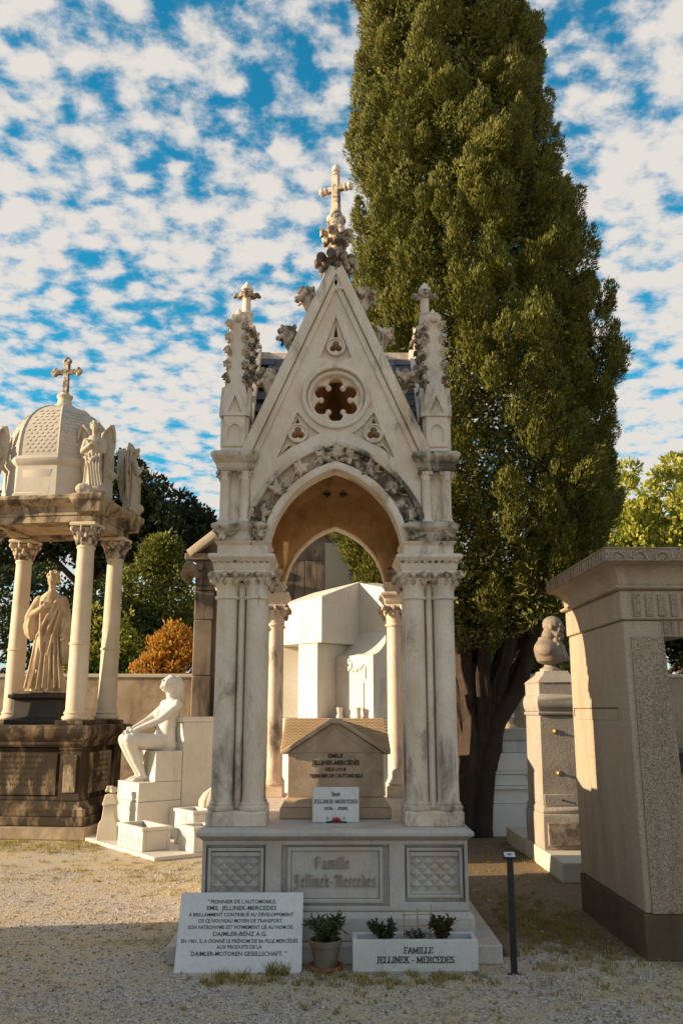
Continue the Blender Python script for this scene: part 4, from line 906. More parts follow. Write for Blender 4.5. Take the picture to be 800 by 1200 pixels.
MB().lathe([(.13, 0), (.13, .04), (.09, .06), (.07, .10), (.085, .14), (.085, .16)], n=18).build('socle', M['robe'], FG, 0)
mb = MB(); mb.rings([[(r*cos(2*PI*k/16)*(1+.1*sin(5*2*PI*k/16)), r*.8*sin(2*PI*k/16), z) for k in range(16)] for r, z in ((.10, .15), (.085, .3), (.07, .42), (.09, .52), (.05, .57))])
head(mb, (0, 0, .65), .13, 0, 0, 'long'); mb.cap((-.08, 0, .5), (-.04, -.08, .40), .03, .025); mb.cap((.08, 0, .5), (.04, -.08, .40), .03, .025)
ob('figure', remesh(mb, 'figure', M['statue_white'], .009, 2), FG)
# leafy seedling on the tomb foot
shrub('wild_seedling', 'small wild seedling growing at the foot of the white stepped tomb', (2.58, 11.95, .19), .22, .14, 60, M['bush'], 8, None, .05, 6)

# ------------------------------------------------------------------ domed mausoleum on the left
DM = thing('domed_mausoleum', 'domed limestone mausoleum on Corinthian columns over a blackened pedestal', 'mausoleum', (-4.23, 13.31, 0), R(-7.5))
BR, PA, GI = M['brown'], M['pale'], M['grimy']
MB().box(-1.16, 1.16, -.98, .98, 0, .16).build('foundation', M['wallp'], DM, .015)
MB().box(-1.09, 1.09, -.90, .90, .163, .28).build('step', BR, DM, .012)
MB().sq([(1.06, .86, .283), (1.06, .86, .37), (1.02, .82, .40), (.985, .785, .44), (.97, .77, .47)]).build('base_moulding', BR, DM, .006)
MB().box(-.90, .90, -.70, .70, .473, 1.16).build('pedestal', BR, DM, .006)
for sx in (-1, 1):
    for sy in (-1, 1):
        x, y = sx*.80, sy*.60
        MB().sq([(.16, .16, .474), (.16, .16, .50), (.148, .148, .52), (.148, .148, 1.12), (.165, .165, 1.14), (.165, .165, 1.165)], x, y).build('corner_pier', BR, DM, .006)
        MB().box(x-.09, x+.09, y-.163 if sy < 0 else y+.149, y-.149 if sy < 0 else y+.163, .58, 1.07).build('pier_panel', GI, DM, .006)
MB().box(-.60, .60, -.722, -.701, .54, 1.09).build('inscription_panel', BR, DM, .006)
MB().box(.901, .922, -.42, .42, .54, 1.09).build('inscription_panel', GI, DM, .006)
rn = random.Random(9)
LET = plain('worn_dark_letters', (.05, .035, .025), .9)
MB().sq([(.98, .77, 1.168), (1.0, .79, 1.20), (1.0, .79, 1.24), (1.05, .84, 1.30), (1.08, .87, 1.36), (1.08, .87, 1.41), (1.04, .83, 1.46)]).build('pedestal_cornice', BR, DM, .006)
colm = MB().lathe([(.17, 1.525), (.185, 1.545), (.18, 1.575), (.155, 1.585), (.15, 1.60), (.165, 1.62), (.15, 1.64), (.140, 1.66), (.136, 2.55), (.150, 2.56), (.150, 2.585), (.135, 2.595), (.118, 3.92), (.132, 3.93), (.132, 3.955), (.115, 3.96), (.12, 4.06), (.14, 4.16), (.16, 4.22)], n=28).mesh('column', PA)
mb = MB()
for row, (z, rr, n, s) in enumerate(((4.02, .128, 8, .045), (4.10, .145, 8, .05), (4.19, .17, 8, .045))):
    for k in range(n):
        a = 2*PI*(k+.5*(row % 2))/n; mb.ell((rr*cos(a), rr*sin(a), z), (s*.8, s*.8, s*1.1), 8); mb.ell((rr*1.18*cos(a), rr*1.18*sin(a), z+s*.8), s*.5, 7)
for k in range(4):
    a = PI/4+k*PI/2; mb.ell((.215*cos(a), .215*sin(a), 4.20), (.045, .045, .045), 8); mb.ell((.18*cos(a), .18*sin(a), 4.15), (.04, .04, .05), 8)
mb.lathe([(.12, 3.97), (.14, 4.22)], n=12); capm = remesh(mb, 'capital', M['carved'], .011, 1, .35)
abm = MB().sq([(.155, .155, 4.235), (.19, .19, 4.25), (.19, .19, 4.285), (.175, .175, 4.30)]).mesh('abacus', PA)
plm = MB().sq([(.20, .20, 1.462), (.20, .20, 1.523)]).mesh('column_plinth', BR)
for sx in (-1, 1):
    for sy in (-1, 1):
        c = (sx*.75, sy*.57, 0)
        ob('column_plinth', plm, DM, c, bev=.006); ob('column', colm, DM, c); ob('capital', capm, DM, c); ob('abacus', abm, DM, c, bev=.004)
def ringrect(hx, hy, z): return [(-hx, -hy, z), (hx, -hy, z), (hx, hy, z), (-hx, hy, z)]
mb = MB()
for z0, z1, hx, hy in ((4.303, 4.40, .89, .71),):
    mb.box(-hx, hx, -hy, -hy+.30, z0, z1); mb.box(-hx, hx, hy-.30, hy, z0, z1); mb.box(-hx, -hx+.30, -hy+.301, hy-.301, z0, z1); mb.box(hx-.30, hx, -hy+.301, hy-.301, z0, z1)
mb.build('architrave', GI, DM, .005)
MB().box(-.60, .60, -.42, .42, 4.345, 4.40).build('ceiling', M['robe'], DM, .004)
MB().sq([(.905, .725, 4.403), (.905, .725, 4.44), (.88, .70, 4.445), (.88, .70, 4.52), (.92, .74, 4.54), (.96, .78, 4.56), (1.02, .84, 4.60), (1.05, .87, 4.62), (1.05, .87, 4.66), (1.0, .82, 4.69)]).build('cornice', GI, DM, .005)
for sx in (-1, 1):
    for sy in (-1, 1): MB().sq([(.18, .18, 4.43), (.20, .20, 4.54), (.24, .24, 4.60), (.24, .24, 4.668), (.2, .2, 4.70)], sx*.835, sy*.655).build('cornice_corner', GI, DM, .005)
oc = lambda r, z: [(r*cos(R(22.5)+k*PI/4), r*sin(R(22.5)+k*PI/4), z) for k in range(8)]
DO = M['dome']
MB().rings([oc(.84, 4.69), oc(.84, 4.74), oc(.82, 4.75), oc(.80, 5.16), oc(.82, 5.18), oc(.85, 5.22), oc(.865, 5.26), oc(.84, 5.30), oc(.80, 5.32)]).build('drum', DO, DM, .006)
for k in range(8):
    a = k*PI/4; ap_ = .80*cos(PI/8)
    o = ob('drum_panel', plate('drum_panel', [[(-.22, 4.80), (.22, 4.80), (.22, 5.10), (-.22, 5.10)]], -.012, .012, DO, .006), DM, ((ap_-.004)*cos(a), (ap_-.004)*sin(a), 0), (0, 0, a+PI/2))
dr = lambda t_: .80*math.sqrt(max(0, 1-t_**2.6))
dz = lambda t_: 5.32+.98*t_
ts = [i/14 for i in range(14)]+[.985]
MB().rings([oc(max(dr(t_), .1), dz(t_)) for t_ in ts]).build('dome', DO, DM, 0, ang=15)
mb = MB(); 
for k in range(8):
    a = k*PI/4
    for r_ in range(13):
        t_ = .09+r_*.058; rad = dr(t_)*cos(PI/8); hw = dr(t_)*sin(PI/8)-.07
        n = int(hw*2/.085)
        if n < 1: continue
        slope = math.atan2(.98*.02, (dr(t_)-dr(t_+.02))*cos(PI/8))
        for c_ in range(n+1):
            x = (c_-n/2)*.085+(.0425 if r_ % 2 else 0)
            if abs(x) > hw: continue
            kk = len(mb.v)
            for (u, w_, h_) in ((-.042, -.002, .035), (.042, -.002, .035), (.042, .003, -.01), (.022, .006, -.035), (0, .0065, -.043), (-.022, .006, -.035), (-.042, .003, -.01), (0, -.02, 0)):
                nx, nz = sin(slope), cos(slope)
                rr = rad + w_*nx - h_*nz; zq = dz(t_) + w_*nz + h_*nx
                mb.v.append((rr*cos(a)-(x+u)*sin(a), rr*sin(a)+(x+u)*cos(a), zq))
            mb.f += [tuple(kk+i for i in (0, 1, 2, 3, 4, 5, 6)[::-1])] + [(kk+i, kk+(i+1) % 7, kk+7) for i in range(7)]
o = mb.build('scale_tiles', DO, DM, 0, smooth=False); o['kind'] = 'stuff'
for k in range(8):
    a = R(22.5)+k*PI/4
    MB().tube([(max(dr(t_), .1)*cos(a), max(dr(t_), .1)*sin(a), dz(t_)) for t_ in ts], .014, 8).build('dome_rib', DO, DM, 0)
MB().lathe([(.17, 6.25), (.17, 6.31), (.13, 6.33), (.11, 6.36), (.10, 6.44), (.12, 6.46), (.125, 6.49), (.09, 6.51), (.07, 6.54)], n=18).build('finial_base', PA, DM, 0)
cr = link(bpy.data.objects.new('dome_cross', None), DM)
MB().box(-.045, .045, -.035, .035, 6.53, 7.05).box(-.17, .17, -.033, .033, 6.86, 6.94).build('cross_bars', M['carved'], cr, .01)
for x, z in ((-.19, 6.90), (.19, 6.90), (0, 7.08)):
    mb = MB(); [mb.ell((x+a, 0, z+b_), (.045, .04, .045), 8) for a, b_ in ((0, .035), (0, -.035), (.035, 0), (-.035, 0))]
    ob('trefoil_end', remesh(mb, 'trefoil_end', M['carved'], .01, 1), cr)
# worn inscriptions: rows of short incised letters, too worn to read
for (px, py, rz, w) in ((0, -.7235, 0, 1.0), (.9235, 0, PI/2, .68)):
    mb = MB()
    for r_ in range(6):
        x = -w/2+.04+rn.uniform(0, .06)
        while x < w/2-.05:
            ww = rn.uniform(.012, .024); z = 1.02-r_*.072
            mb.box(x, x+.006, -.001, .004, z, z+.034)
            if rn.random() < .6: mb.box(x+.0065, x+ww, -.001, .003, z+rn.choice((0, .014, .028)), z+rn.choice((0, .014, .028))+.006) if False else mb.box(x+.0065, x+ww, -.001, .003, z+.014, z+.020)
            x += ww+.012+(rn.random() < .15)*.03
    o = mb.build('worn_inscription', LET, DM, 0, (px, py, 0), (0, 0, rz), smooth=False); o['kind'] = 'stuff'

def fold_rings(spec, k, amp, n=56, ph=0, tw=1.2):
    out = []
    for (z, rx_, ry_, cx, cy, am) in spec:
        rr = []
        for i in range(n):
            t_ = 2*PI*i/n; f = 1+amp*am*(.6*sin(k*t_+ph+tw*z)+.4*sin((k*1.7//1+2)*t_+1.3+tw*2*z)); rr.append((cx+rx_*f*cos(t_), cy+ry_*f*sin(t_), z))
        out.append(rr)
    return out
def hand(mb, c, d, side, s=1.0):
    """open relaxed hand at c pointing along d; side = direction of the thumb"""
    c, d, sd = Vector(c), Vector(d).normalized(), Vector(side).normalized(); nn = d.cross(sd)
    mb.ell(c+d*.04*s, (.035*s, .035*s, .04*s), 8)
    for i, l in enumerate((.065, .078, .072, .055)):
        b0 = c+d*.07*s+sd*(.03-.02*i)*s; b1 = b0+d*l*.55*s-nn*.008*s; b2 = b1+d*l*.45*s-nn*.02*s
        mb.cap(b0, b1, .011*s, .010*s, 6); mb.cap(b1, b2, .010*s, .008*s, 6)
    t0 = c+d*.02*s+sd*.03*s; t1 = t0+d*.03*s+sd*.025*s; mb.cap(t0, t1, .014*s, .012*s, 6); mb.cap(t1, t1+d*.028*s, .012*s, .009*s, 6)
# standing robed figure, right hand on the breast
PD = thing('statue_pedestal', 'black stone block under the robed statue inside the domed mausoleum', 'pedestal', (-4.22, 13.38, 1.463), R(-7.5))
MB().sq([(.42, .40, 0), (.42, .40, .06), (.36, .34, .09), (.34, .32, .12), (.33, .31, .34), (.40, .38, .37), (.40, .38, .42)]).build('block', M['black'], PD, .008)
MB().box(-.36, .36, -.34, .34, .423, .44).build('top_slab', M['black'], PD, .004)
RS = tag(link(bpy.data.objects.new('robed_statue', None), None, (-4.24, 13.38, 1.905), (0, 0, R(6)), (.88, .95, 1)), 'ochre stone statue of a robed figure with hand on breast under the dome', 'statue')
mb = MB()
mb.rings(fold_rings([(0, .36, .27, .03, .0, .7), (.06, .33, .25, .02, 0, 1), (.3, .26, .20, 0, 0, 1.2), (.6, .225, .175, -.01, 0, 1.2), (.9, .22, .165, -.01, 0, 1.0), (1.1, .215, .16, 0, 0, .7), (1.25, .225, .16, 0, 0, .5), (1.38, .22, .14, 0, .01, .3), (1.45, .15, .11, 0, .01, .1), (1.50, .08, .08, 0, 0, 0)], 9, .11))
mb.cap((0, 0, 1.42), (.01, -.01, 1.56), .065, .06, 12); head(mb, (.015, -.03, 1.665), .24, R(-12), R(-12), 'curly')
# right arm (viewer's left): elbow out, forearm rising across the chest, wide sleeve
mb.cap((-.20, 0, 1.36), (-.33, -.05, 1.10), .085, .08, 12); mb.cap((-.33, -.05, 1.10), (-.10, -.19, 1.24), .065, .042, 12); hand(mb, (-.10, -.19, 1.24), (1, -.05, .35), (0, 0, 1), 1.1)
mb.rings(fold_rings([(.78, .05, .07, -.27, -.02, 1), (.86, .10, .10, -.29, -.03, 1), (.98, .12, .10, -.30, -.04, 1), (1.12, .10, .09, -.28, -.04, .6), (1.2, .06, .06, -.26, -.04, 0)], 4, .12, 28))
# left arm (viewer's right): down, gathering the mantle
mb.cap((.20, 0, 1.36), (.30, -.02, 1.08), .085, .075, 12); mb.cap((.30, -.02, 1.08), (.29, -.15, .90), .062, .045, 12); hand(mb, (.29, -.15, .90), (-.1, -.3, -1), (-1, 0, 0), 1.1)
mb.rings(fold_rings([(.42, .05, .06, .30, -.10, 1), (.55, .085, .08, .31, -.09, 1), (.8, .10, .10, .30, -.07, 1.2), (1.0, .12, .11, .29, -.04, 1), (1.12, .10, .09, .28, -.03, .4), (1.2, .05, .05, .26, 0, 0)], 5, .2, 30))
for (x0, z0, x1, z1) in ((.12, 1.36, -.16, .80), (.16, 1.30, -.08, .62), (.19, 1.22, .02, .45), (-.14, 1.34, -.06, .5)):
    mb.tube([(x0, -.135, z0), ((x0+x1)/2, -.20, (z0+z1)/2), (x1, -.19, z1)], [.02, .026, .018], 8)
for k in range(7):
    x = -.20+k*.07; mb.tube([(x*.8, -.165, .85), (x*1.05, -.20, .45), (x*1.35, -.235, .06)], [.012, .022, .028], 8)
for k in (-1, 1): mb.ell((k*.10, -.29, .02), (.05, .11, .035), 10)
ob('figure', remesh(mb, 'figure', M['robe'], .0105, 2, .45), RS)
MB().box(-.36, .36, -.33, .28, -.02, .025).build('base', M['robe'], RS, .01)

def make_angel():
    mb = MB()
    mb.ell((0, 0, .05), (.20, .17, .10), 12); mb.ell((-.10, -.08, .09), (.11, .10, .08), 10); mb.ell((.09, -.06, .08), (.12, .1, .08), 10)
    mb.rings(fold_rings([(.08, .145, .12, .0, 0, 1), (.2, .125, .105, 0, 0, 1.2), (.4, .11, .095, 0, -.01, 1.2), (.55, .105, .09, 0, -.01, 1), (.68, .115, .09, 0, -.01, .8), (.80, .12, .085, 0, 0, .4), (.87, .075, .065, 0, 0, 0)], 7, .14, 44))
    mb.cap((0, 0, .83), (0, -.015, .92), .04, .038, 10); head(mb, (0, -.03, .99), .155, 0, R(-14), 'curly')
    for k in (-1, 1):
        mb.cap((k*.115, 0, .80), (k*.145, -.04, .64), .047, .042, 10); mb.cap((k*.145, -.04, .64), (k*.02, -.13, .72), .038, .026, 10)
        hand(mb, (k*.02, -.13, .72), (-k, -.1, .5), (0, 0, 1), .75)
    for i in range(5): mb.tube([(-.10+.05*i, -.10, .60), (-.03+.035*i, -.125, .35), (.0+.04*i, -.135, .12)], [.010, .016, .018], 7)
    mb.tube([(-.12, -.06, .55), (0, -.12, .50), (.12, -.07, .60)], [.02, .028, .02], 8)
    me = remesh(mb, 'figure', M['angel'], .0085, 2, .45)
    wings = []
    for k in (-1, 1):
        w = MB(); rg = []
        # wing: rises above the shoulder and hangs to the knee
        for (z, x0, x1, y0) in ((.22, .115, .135, .08), (.35, .11, .17, .10), (.5, .08, .215, .115), (.65, .05, .25, .125), (.8, .045, .265, .13), (.92, .08, .262, .125), (1.02, .14, .25, .11), (1.08, .19, .235, .10)):
            n = 14; rr = []
            for i in range(n):
                t_ = 2*PI*i/n; cx = (x0+x1)/2; hw = (x1-x0)/2; rr.append((k*(cx+hw*cos(t_)), y0+.022*sin(t_)+.06*((cx+hw*cos(t_))-.1)/.15*.5, z))
            rg.append(rr)
        w.rings(rg)
        for i in range(5):
            f = i/4; w.tube([(k*(.07+.04*f), .085, .95-.03*i), (k*(.14+.09*f-.02), .09, .72-.02*i), (k*(.125+.05*f), .075, .30+.06*i)], [.010, .013, .006], 6)
        w.tube([(k*.06, .075, .78), (k*.10, .075, .93), (k*.19, .085, 1.06), (k*.245, .10, .98), (k*.262, .11, .82)], [.018, .024, .024, .02, .014], 8)
        wings.append(remesh(w, 'wing', M['angel'], .008, 1, .4))
    return me, wings
ang_me, wing_me = make_angel()
def angel(loc, rz, label, s=1.05):
    a = tag(link(bpy.data.objects.new('angel_statue', None), None, loc, (0, 0, rz), s), label, 'statue', 'angels on the domed mausoleum')
    ob('figure', ang_me, a)
    for w in wing_me: ob('wing', w, a)
    return a
def dmw(x, y, z):
    a = R(-7.5); return (-4.23+x*cos(a)-y*sin(a), 13.31+x*sin(a)+y*cos(a), z)
angel(dmw(.80, -.62, 4.695), R(2), 'winged stone angel on the mausoleum cornice above the column nearest the seated nude')
angel(dmw(-.86, -.66, 4.695), R(-25), 'winged stone angel on the cornice corner above the inscription side, wing spread toward the dome')
angel(dmw(.90, .70, 4.695), R(120), 'brown weathered angel on the mausoleum cornice seen from behind near the pine')

# ------------------------------------------------------------------ seated nude tomb
ST = thing('statue_tomb', 'white marble stepped bench tomb carrying a seated nude', 'tomb', (-2.5, 11.95, 0), math.atan2(-.8, .6))
# local x runs along the sunlit front toward the camera, local y to the back of the bench
MB().box(-.85, 1.40, -.42, 1.55, 0, .045).build('slab', WW, ST, .008)
MB().box(-.68, 0, 0, .62, .048, .50).build('lower_block', WW, ST, .008); MB().box(-.66, -.008, .01, .62, .503, .74).build('foot_block', WW, ST, .008)
MB().box(-.66, -.012, .235, .62, .743, 1.13).build('seat_block', WW, ST, .006)
MB().box(-.69, .004, .623, 1.50, .048, 1.50).build('backrest', WW, ST, .008); MB().box(-.69, .004, .60, 1.50, 1.503, 1.57).build('backrest_coping', WW, ST, .008)
MB().box(.008, .40, .45, 1.45, .048, .42).build('side_ledge', WW, ST, .008)
NU = tag(link(bpy.data.objects.new('seated_nude', None), None, (0, 0, 0)), 'white marble nude seated with hands on knees and head thrown back', 'statue')
NU.matrix_world = Matrix.Translation((-2.5, 11.95, 0)) @ Matrix.Rotation(math.atan2(-.8, .6), 4, 'Z') @ Matrix.Translation((-.32, .46, 1.13))
mb = MB()
rgs = []
for (z, cy, rx_, ry_) in ((.0, .02, .18, .16), (.08, .03, .195, .17), (.17, .04, .18, .15), (.27, .06, .155, .125), (.37, .08, .16, .13), (.47, .10, .175, .14), (.56, .115, .18, .125), (.63, .13, .15, .095), (.69, .135, .085, .075)):
    rgs.append([(rx_*cos(2*PI*k/24), cy+ry_*sin(2*PI*k/24), z) for k in range(24)])
mb.rings(rgs)
for k in (-1, 1):
    mb.ell((k*.085, .04, .05), (.115, .17, .11), 12); mb.ell((k*.075, -.02, .47), (.068, .07, .07), 12)
    mb.cap((k*.09, .0, .095), (k*.07, -.48, .155), .118, .085, 14); mb.ell((k*.07, -.52, .15), (.074, .075, .08), 12)
    mb.cap((k*.07, -.51, .12), (k*.06, -.38, -.12), .076, .070, 12); mb.cap((k*.06, -.39, -.10), (k*.055, -.27, -.33), .070, .044, 12)
    mb.ell((k*.06, -.345, -.09), (.062, .065, .12), 10)
    mb.cap((k*.055, -.25, -.335), (k*.06, -.41, -.362), .044, .026, 10); mb.ell((k*.055, -.23, -.345), (.038, .05, .04), 8)
    for i in range(5): mb.cap((k*.06+(i-2)*.016, -.41, -.366), (k*.06+(i-2)*.018, -.455+.006*abs(i-1), -.372), .012, .009, 6)
    mb.ell((k*.175, .12, .60), (.078, .08, .078), 12)
    mb.cap((k*.18, .115, .58), (k*.165, -.12, .40), .062, .052, 12); mb.cap((k*.165, -.12, .40), (k*.055, -.43, .265), .052, .034, 12)
    hand(mb, (k*.055, -.43, .265), (-k*.45, -.8, -.25), (0, -.2, 1), 1.05)
mb.cap((0, .135, .62), (0, .10, .78), .075, .065, 14); head(mb, (0, .085, .875), .26, 0, R(34), 'back')
mb.tube([(0, .17, .98), (0, .215, .86), (0, .215, .74), (0, .21, .66)], [.07, .10, .09, .05], 12)
ob('figure', remesh(mb, 'figure', M['statue_white'], .0085, 3, .5), NU)
def pl_box(lx0, lx1, ly0, ly1, z1, label):
    B = thing('marble_planter', label, 'planter', ST.location, ST.rotation_euler.z, 'carved marble planters at the seated nude')
    z0 = .048; w = .045
    mb = MB(); mb.box(lx0, lx1, ly0, ly0+w, z0, z1-.04); mb.box(lx0, lx1, ly1-w, ly1, z0, z1-.04); mb.box(lx0, lx0+w, ly0+w+.001, ly1-w-.001, z0, z1-.04); mb.box(lx1-w, lx1, ly0+w+.001, ly1-w-.001, z0, z1-.04)
    mb.build('trough', WW, B, .004)
    e = .015; za, zb = z1-.038, z1; mb = MB(); mb.box(lx0-e, lx1+e, ly0-e, ly0+w, za, zb); mb.box(lx0-e, lx1+e, ly1-w, ly1+e, za, zb); mb.box(lx0-e, lx0+w, ly0+w+.001, ly1-w-.001, za, zb); mb.box(lx1-w, lx1+e, ly0+w+.001, ly1-w-.001, za, zb)
    mb.build('rim', WW, B, .005)
    MB().box(lx0+w+.001, lx1-w-.001, ly0+w+.001, ly1-w-.001, z0, z1-.07).build('soil', M['soil'], B, 0)
    rn = random.Random(int(lx0*100)); mb = MB()
    for i in range(26):
        x = rn.uniform(lx0+.06, lx1-.06); z = rn.uniform(z0+.05, z1-.08); mb.ell((x, ly0-.002, z), (rn.uniform(.012, .03), .009, rn.uniform(.02, .045)), 7)
    ob('relief_carving', remesh(mb, 'relief_carving', WW, .007, 1), B)
    return B
pl_box(.26, .95, -.36, .0, .31, 'carved white marble planter box standing lowest before the seated nude')
pl_box(.50, .98, .28, .58, .46, 'raised white marble planter box beside the seat block of the nude')
pl_box(1.02, 1.38, .08, .40, .33, 'white marble planter box partly hidden by the Gothic tomb plinth')
CP = thing('carved_stone_post', 'small weathered carved stone post wedged between mausoleum and statue tomb', 'stone post', (-2.86, 12.02, 0))
MB().sq([(.14, .12, 0), (.12, .10, .25), (.09, .08, .30), (.075, .07, .45), (.095, .085, .48), (.08, .075, .52), (.065, .06, .60)]).build('shaft', M['light_stone'], CP, .01)
ob('carved_top', blob_cluster('carved_top', M['light_stone'], 12, 9, .055, .035, vox=.01), CP, (0, 0, .65))
DS = tag(link(bpy.data.objects.new('draped_stone', None), None, (-1.55, 11.85, .44), (0, 0, 0), .75), 'rounded draped stone vessel resting on the ledge of the statue tomb', 'stone urn')
mb = MB(); mb.rings(fold_rings([(0, .17, .15, 0, 0, .3), (.04, .20, .17, 0, 0, 1), (.15, .20, .17, .01, 0, 1), (.26, .15, .13, .03, 0, 1), (.34, .06, .06, .05, 0, .5)], 8, .07, 40))
ob('drapery', remesh(mb, 'drapery', M['light_stone'], .01, 2), DS)

# ------------------------------------------------------------------ white cross tomb seen through the arch
CT = thing('cross_tomb', 'angular white marble tomb with massive block cross seen through the Gothic arch', 'tomb', (-.20, 10.8, 0), R(-45))
# local x along the sunlit face toward the camera, local y to the back
MB().box(-1.0, .70, -.10, 1.1, 0, 1.52).build('podium', WW, CT, .01); MB().box(-1.02, .72, -.12, 1.1, 1.523, 1.56).build('podium_slab', WW, CT, .006)
MB().box(-.34, 0, .02, .75, 1.563, 2.452).build('cross_stem', WW, CT, .006)
arm = MB().rings([[(-.82, 0, 2.453), (.09, 0, 2.453), (.09, .73, 2.453), (-.82, .73, 2.453)], [(-.82, 0, 2.94), (.09, 0, 3.01), (.09, .73, 3.27), (-.82, .73, 3.2)]]); arm.build('cross_arm', WW, CT, .006)
MB().rings([[(-1.0, .02, z), (-.342, .62, z), (-.342, .75, z), (-1.0, .75, z)] for z in (1.563, 2.45)]).build('recess_wall', WW, CT, .004)
wg = MB().rings([[(.092, .66, 1.565), (.72, .66, 1.565), (.72, 1.0, 1.565), (.092, 1.0, 1.565)], [(.092, .66, 3.235), (.72, .66, 3.09), (.72, 1.0, 3.12), (.092, 1.0, 3.27)]]); wg.build('rear_wing', WW, CT, .006)
sh = []
for i in range(9):
    f = i/8; y = .33+.325*f; sh.append((y, 2.30+.30*(f**1.8)))
mb = MB(); rr = []
for y, z in sh: rr.append([(.003, y, 1.563), (.62, y, 1.563), (.62, y, z), (.003, y, z)])
mb.rings(rr).build('shoulder_block', WW, CT, .004)
cr = link(bpy.data.objects.new('relief_cross', None), CT)
for (x0, x1, z0, z1) in ((.455, .475, 1.66, 1.98), (.485, .505, 2.02, 2.17)): MB().box(x0, x1, .318, .3295, z0, z1).build('relief_bar', WW, cr, .003)
mb = MB(); [mb.ell((.22+a, .325, 2.19+b_), (.032, .014, .04), 8) for a, b_ in ((0, .045), (0, -.045), (.04, 0), (-.04, 0))]; [mb.cap((.06+.07*i, .326, 2.13+.03*sin(i*1.3)), (.12+.07*i, .326, 2.16+.03*sin(i*1.3+1)), .012, .012, 6) for i in range(6)]
ob('relief_garland', remesh(mb, 'relief_garland', WW, .007, 1), cr)
for x in (.14, .44): MB().lathe([(.045, 1.563), (.045, 1.60), (.035, 1.61), (.04, 1.66), (.045, 1.69), (.0, 1.69)], n=12).build('votive_cup', WW, CT, 0, loc=(x, .25, 0))

# ------------------------------------------------------------------ chapel, pale wall block and cemetery wall
CH = thing('stone_chapel', 'dark streaked stone chapel with sloping cornice behind the seated nude', 'chapel', (-1.05, 14.6, 0))
CM = M['chapel']
MB().box(-1.18, 1.42, .12, 3.0, 0, 4.1).build('wall', CM, CH, .01)
ob('gable', plate('gable', [[(-1.2, 4.1), (1.42, 4.1), (1.42, 4.35), (.15, 5.35), (-1.2, 4.3)]], .10, .4, CM, .01), CH)
for s, x in ((-1, -1.36), (1, 1.5)):
    p0 = Vector((.13, 0, 5.42)); p1 = Vector((x, 0, 4.22)); d = (p1-p0).normalized(); n_ = Vector((-d.z*s*-1*-1, 0, abs(d.x))); n_ = Vector((s*abs(d.z), 0, abs(d.x)))
    pts = [p0-n_*.10, p0+n_*.03, p1+n_*.03, p1-n_*.10]; ob('raking_cornice', plate('raking_cornice', [[(p.x, p.z) for p in pts]], -.12, .45, M['pale'] if s < 0 else CM, .012), CH)
for (z0, z1, e) in ((.0, 1.2, .17), (1.203, 2.2, .15), (2.203, 3.10, .15), (3.103, 3.58, .16), (3.583, 3.66, .20), (3.663, 4.08, .15)):
    MB().box(-1.22-.0, -1.22+2*e, -.05-(.03 if e == .2 else 0), .118, z0, z1).build('pilaster_block', CM, CH, .015)
MB().box(-1.40, -.75, -.10, .1, 4.083, 4.20).build('cornice_block', CM, CH, .015)
ob('carved_corbel', blob_cluster('carved_corbel', CM, 21, 10, .14, .08, vox=.02), CH, (-1.27, -.05, 3.92))
for i in range(7):
    x = .02+i*.19; MB().box(x, x+.186, .075, .117, 2.0, 4.095).build('board', CM, CH, .008)
PW = thing('pale_wall_block', 'pale ashlar tomb wall beside the dark streaked chapel through the arch', 'wall', (.35, 14.2, 0))
for i in range(6):
    MB().box(-.48, .6, 0, .4, i*.72, i*.72+.717).build('ashlar', M['light_stone'], PW, .008)
CW = thing('cemetery_wall', 'long stained plaster cemetery wall with flat coping', 'wall', (0, 16.5, 0))
MB().box(-30, 30, 0, .35, 0, 2.24).build('wall_face', M['wallp'], CW, .01); MB().box(-30, 30, -.03, .38, 2.243, 2.31).build('coping', M['light_stone'], CW, .01)
# unseen tomb chest, added on the left to throw shade over the foreground
NT = thing('unseen_shade_tomb', 'plain limestone tomb chest with moulded lid added out of view to shade the foreground', 'tomb', (-4.75, 3.7, 0))
MB().box(-.85, .85, -3.55, 3.55, 0, .2).build('base', PA, NT, .01); MB().sq([(.72, 3.40, .203), (.72, 3.40, 1.62), (.8, 3.5, 1.70), (.8, 3.5, 1.80), (.55, 3.3, 2.02)]).build('chest', PA, NT, .01)
NM = thing('unseen_shade_chapel', 'tall plain limestone chapel tomb added out of view to shade the Gothic front and granite pier', 'chapel', (-7.7, 2.9, 0))  # unseen chapel, added to keep sun off the Gothic front and granite pier
MB().box(-1.5, 1.5, -2.9, 2.9, 0, .5).build('base', PA, NM, .02); MB().box(-1.38, 1.38, -2.8, 2.8, .503, 6.2).build('wall', PA, NM, .02)
MB().sq([(1.4, 2.82, 6.203), (1.52, 2.92, 6.35), (1.52, 2.92, 6.5), (1.4, 2.82, 6.55)]).build('cornice', PA, NM, .01)
MB().rings([[(-1.4, -2.8, 6.553), (1.4, -2.8, 6.553), (1.4, 2.8, 6.553), (-1.4, 2.8, 6.553)], [(-.05, -2.8, 7.5), (.05, -2.8, 7.5), (.05, 2.8, 7.5), (-.05, 2.8, 7.5)]]).build('roof', M['slate'], NM, .01)
MB().box(1.381, 1.41, -.5, .5, .503, 2.7).build('door', M['metal'], NM, .01)

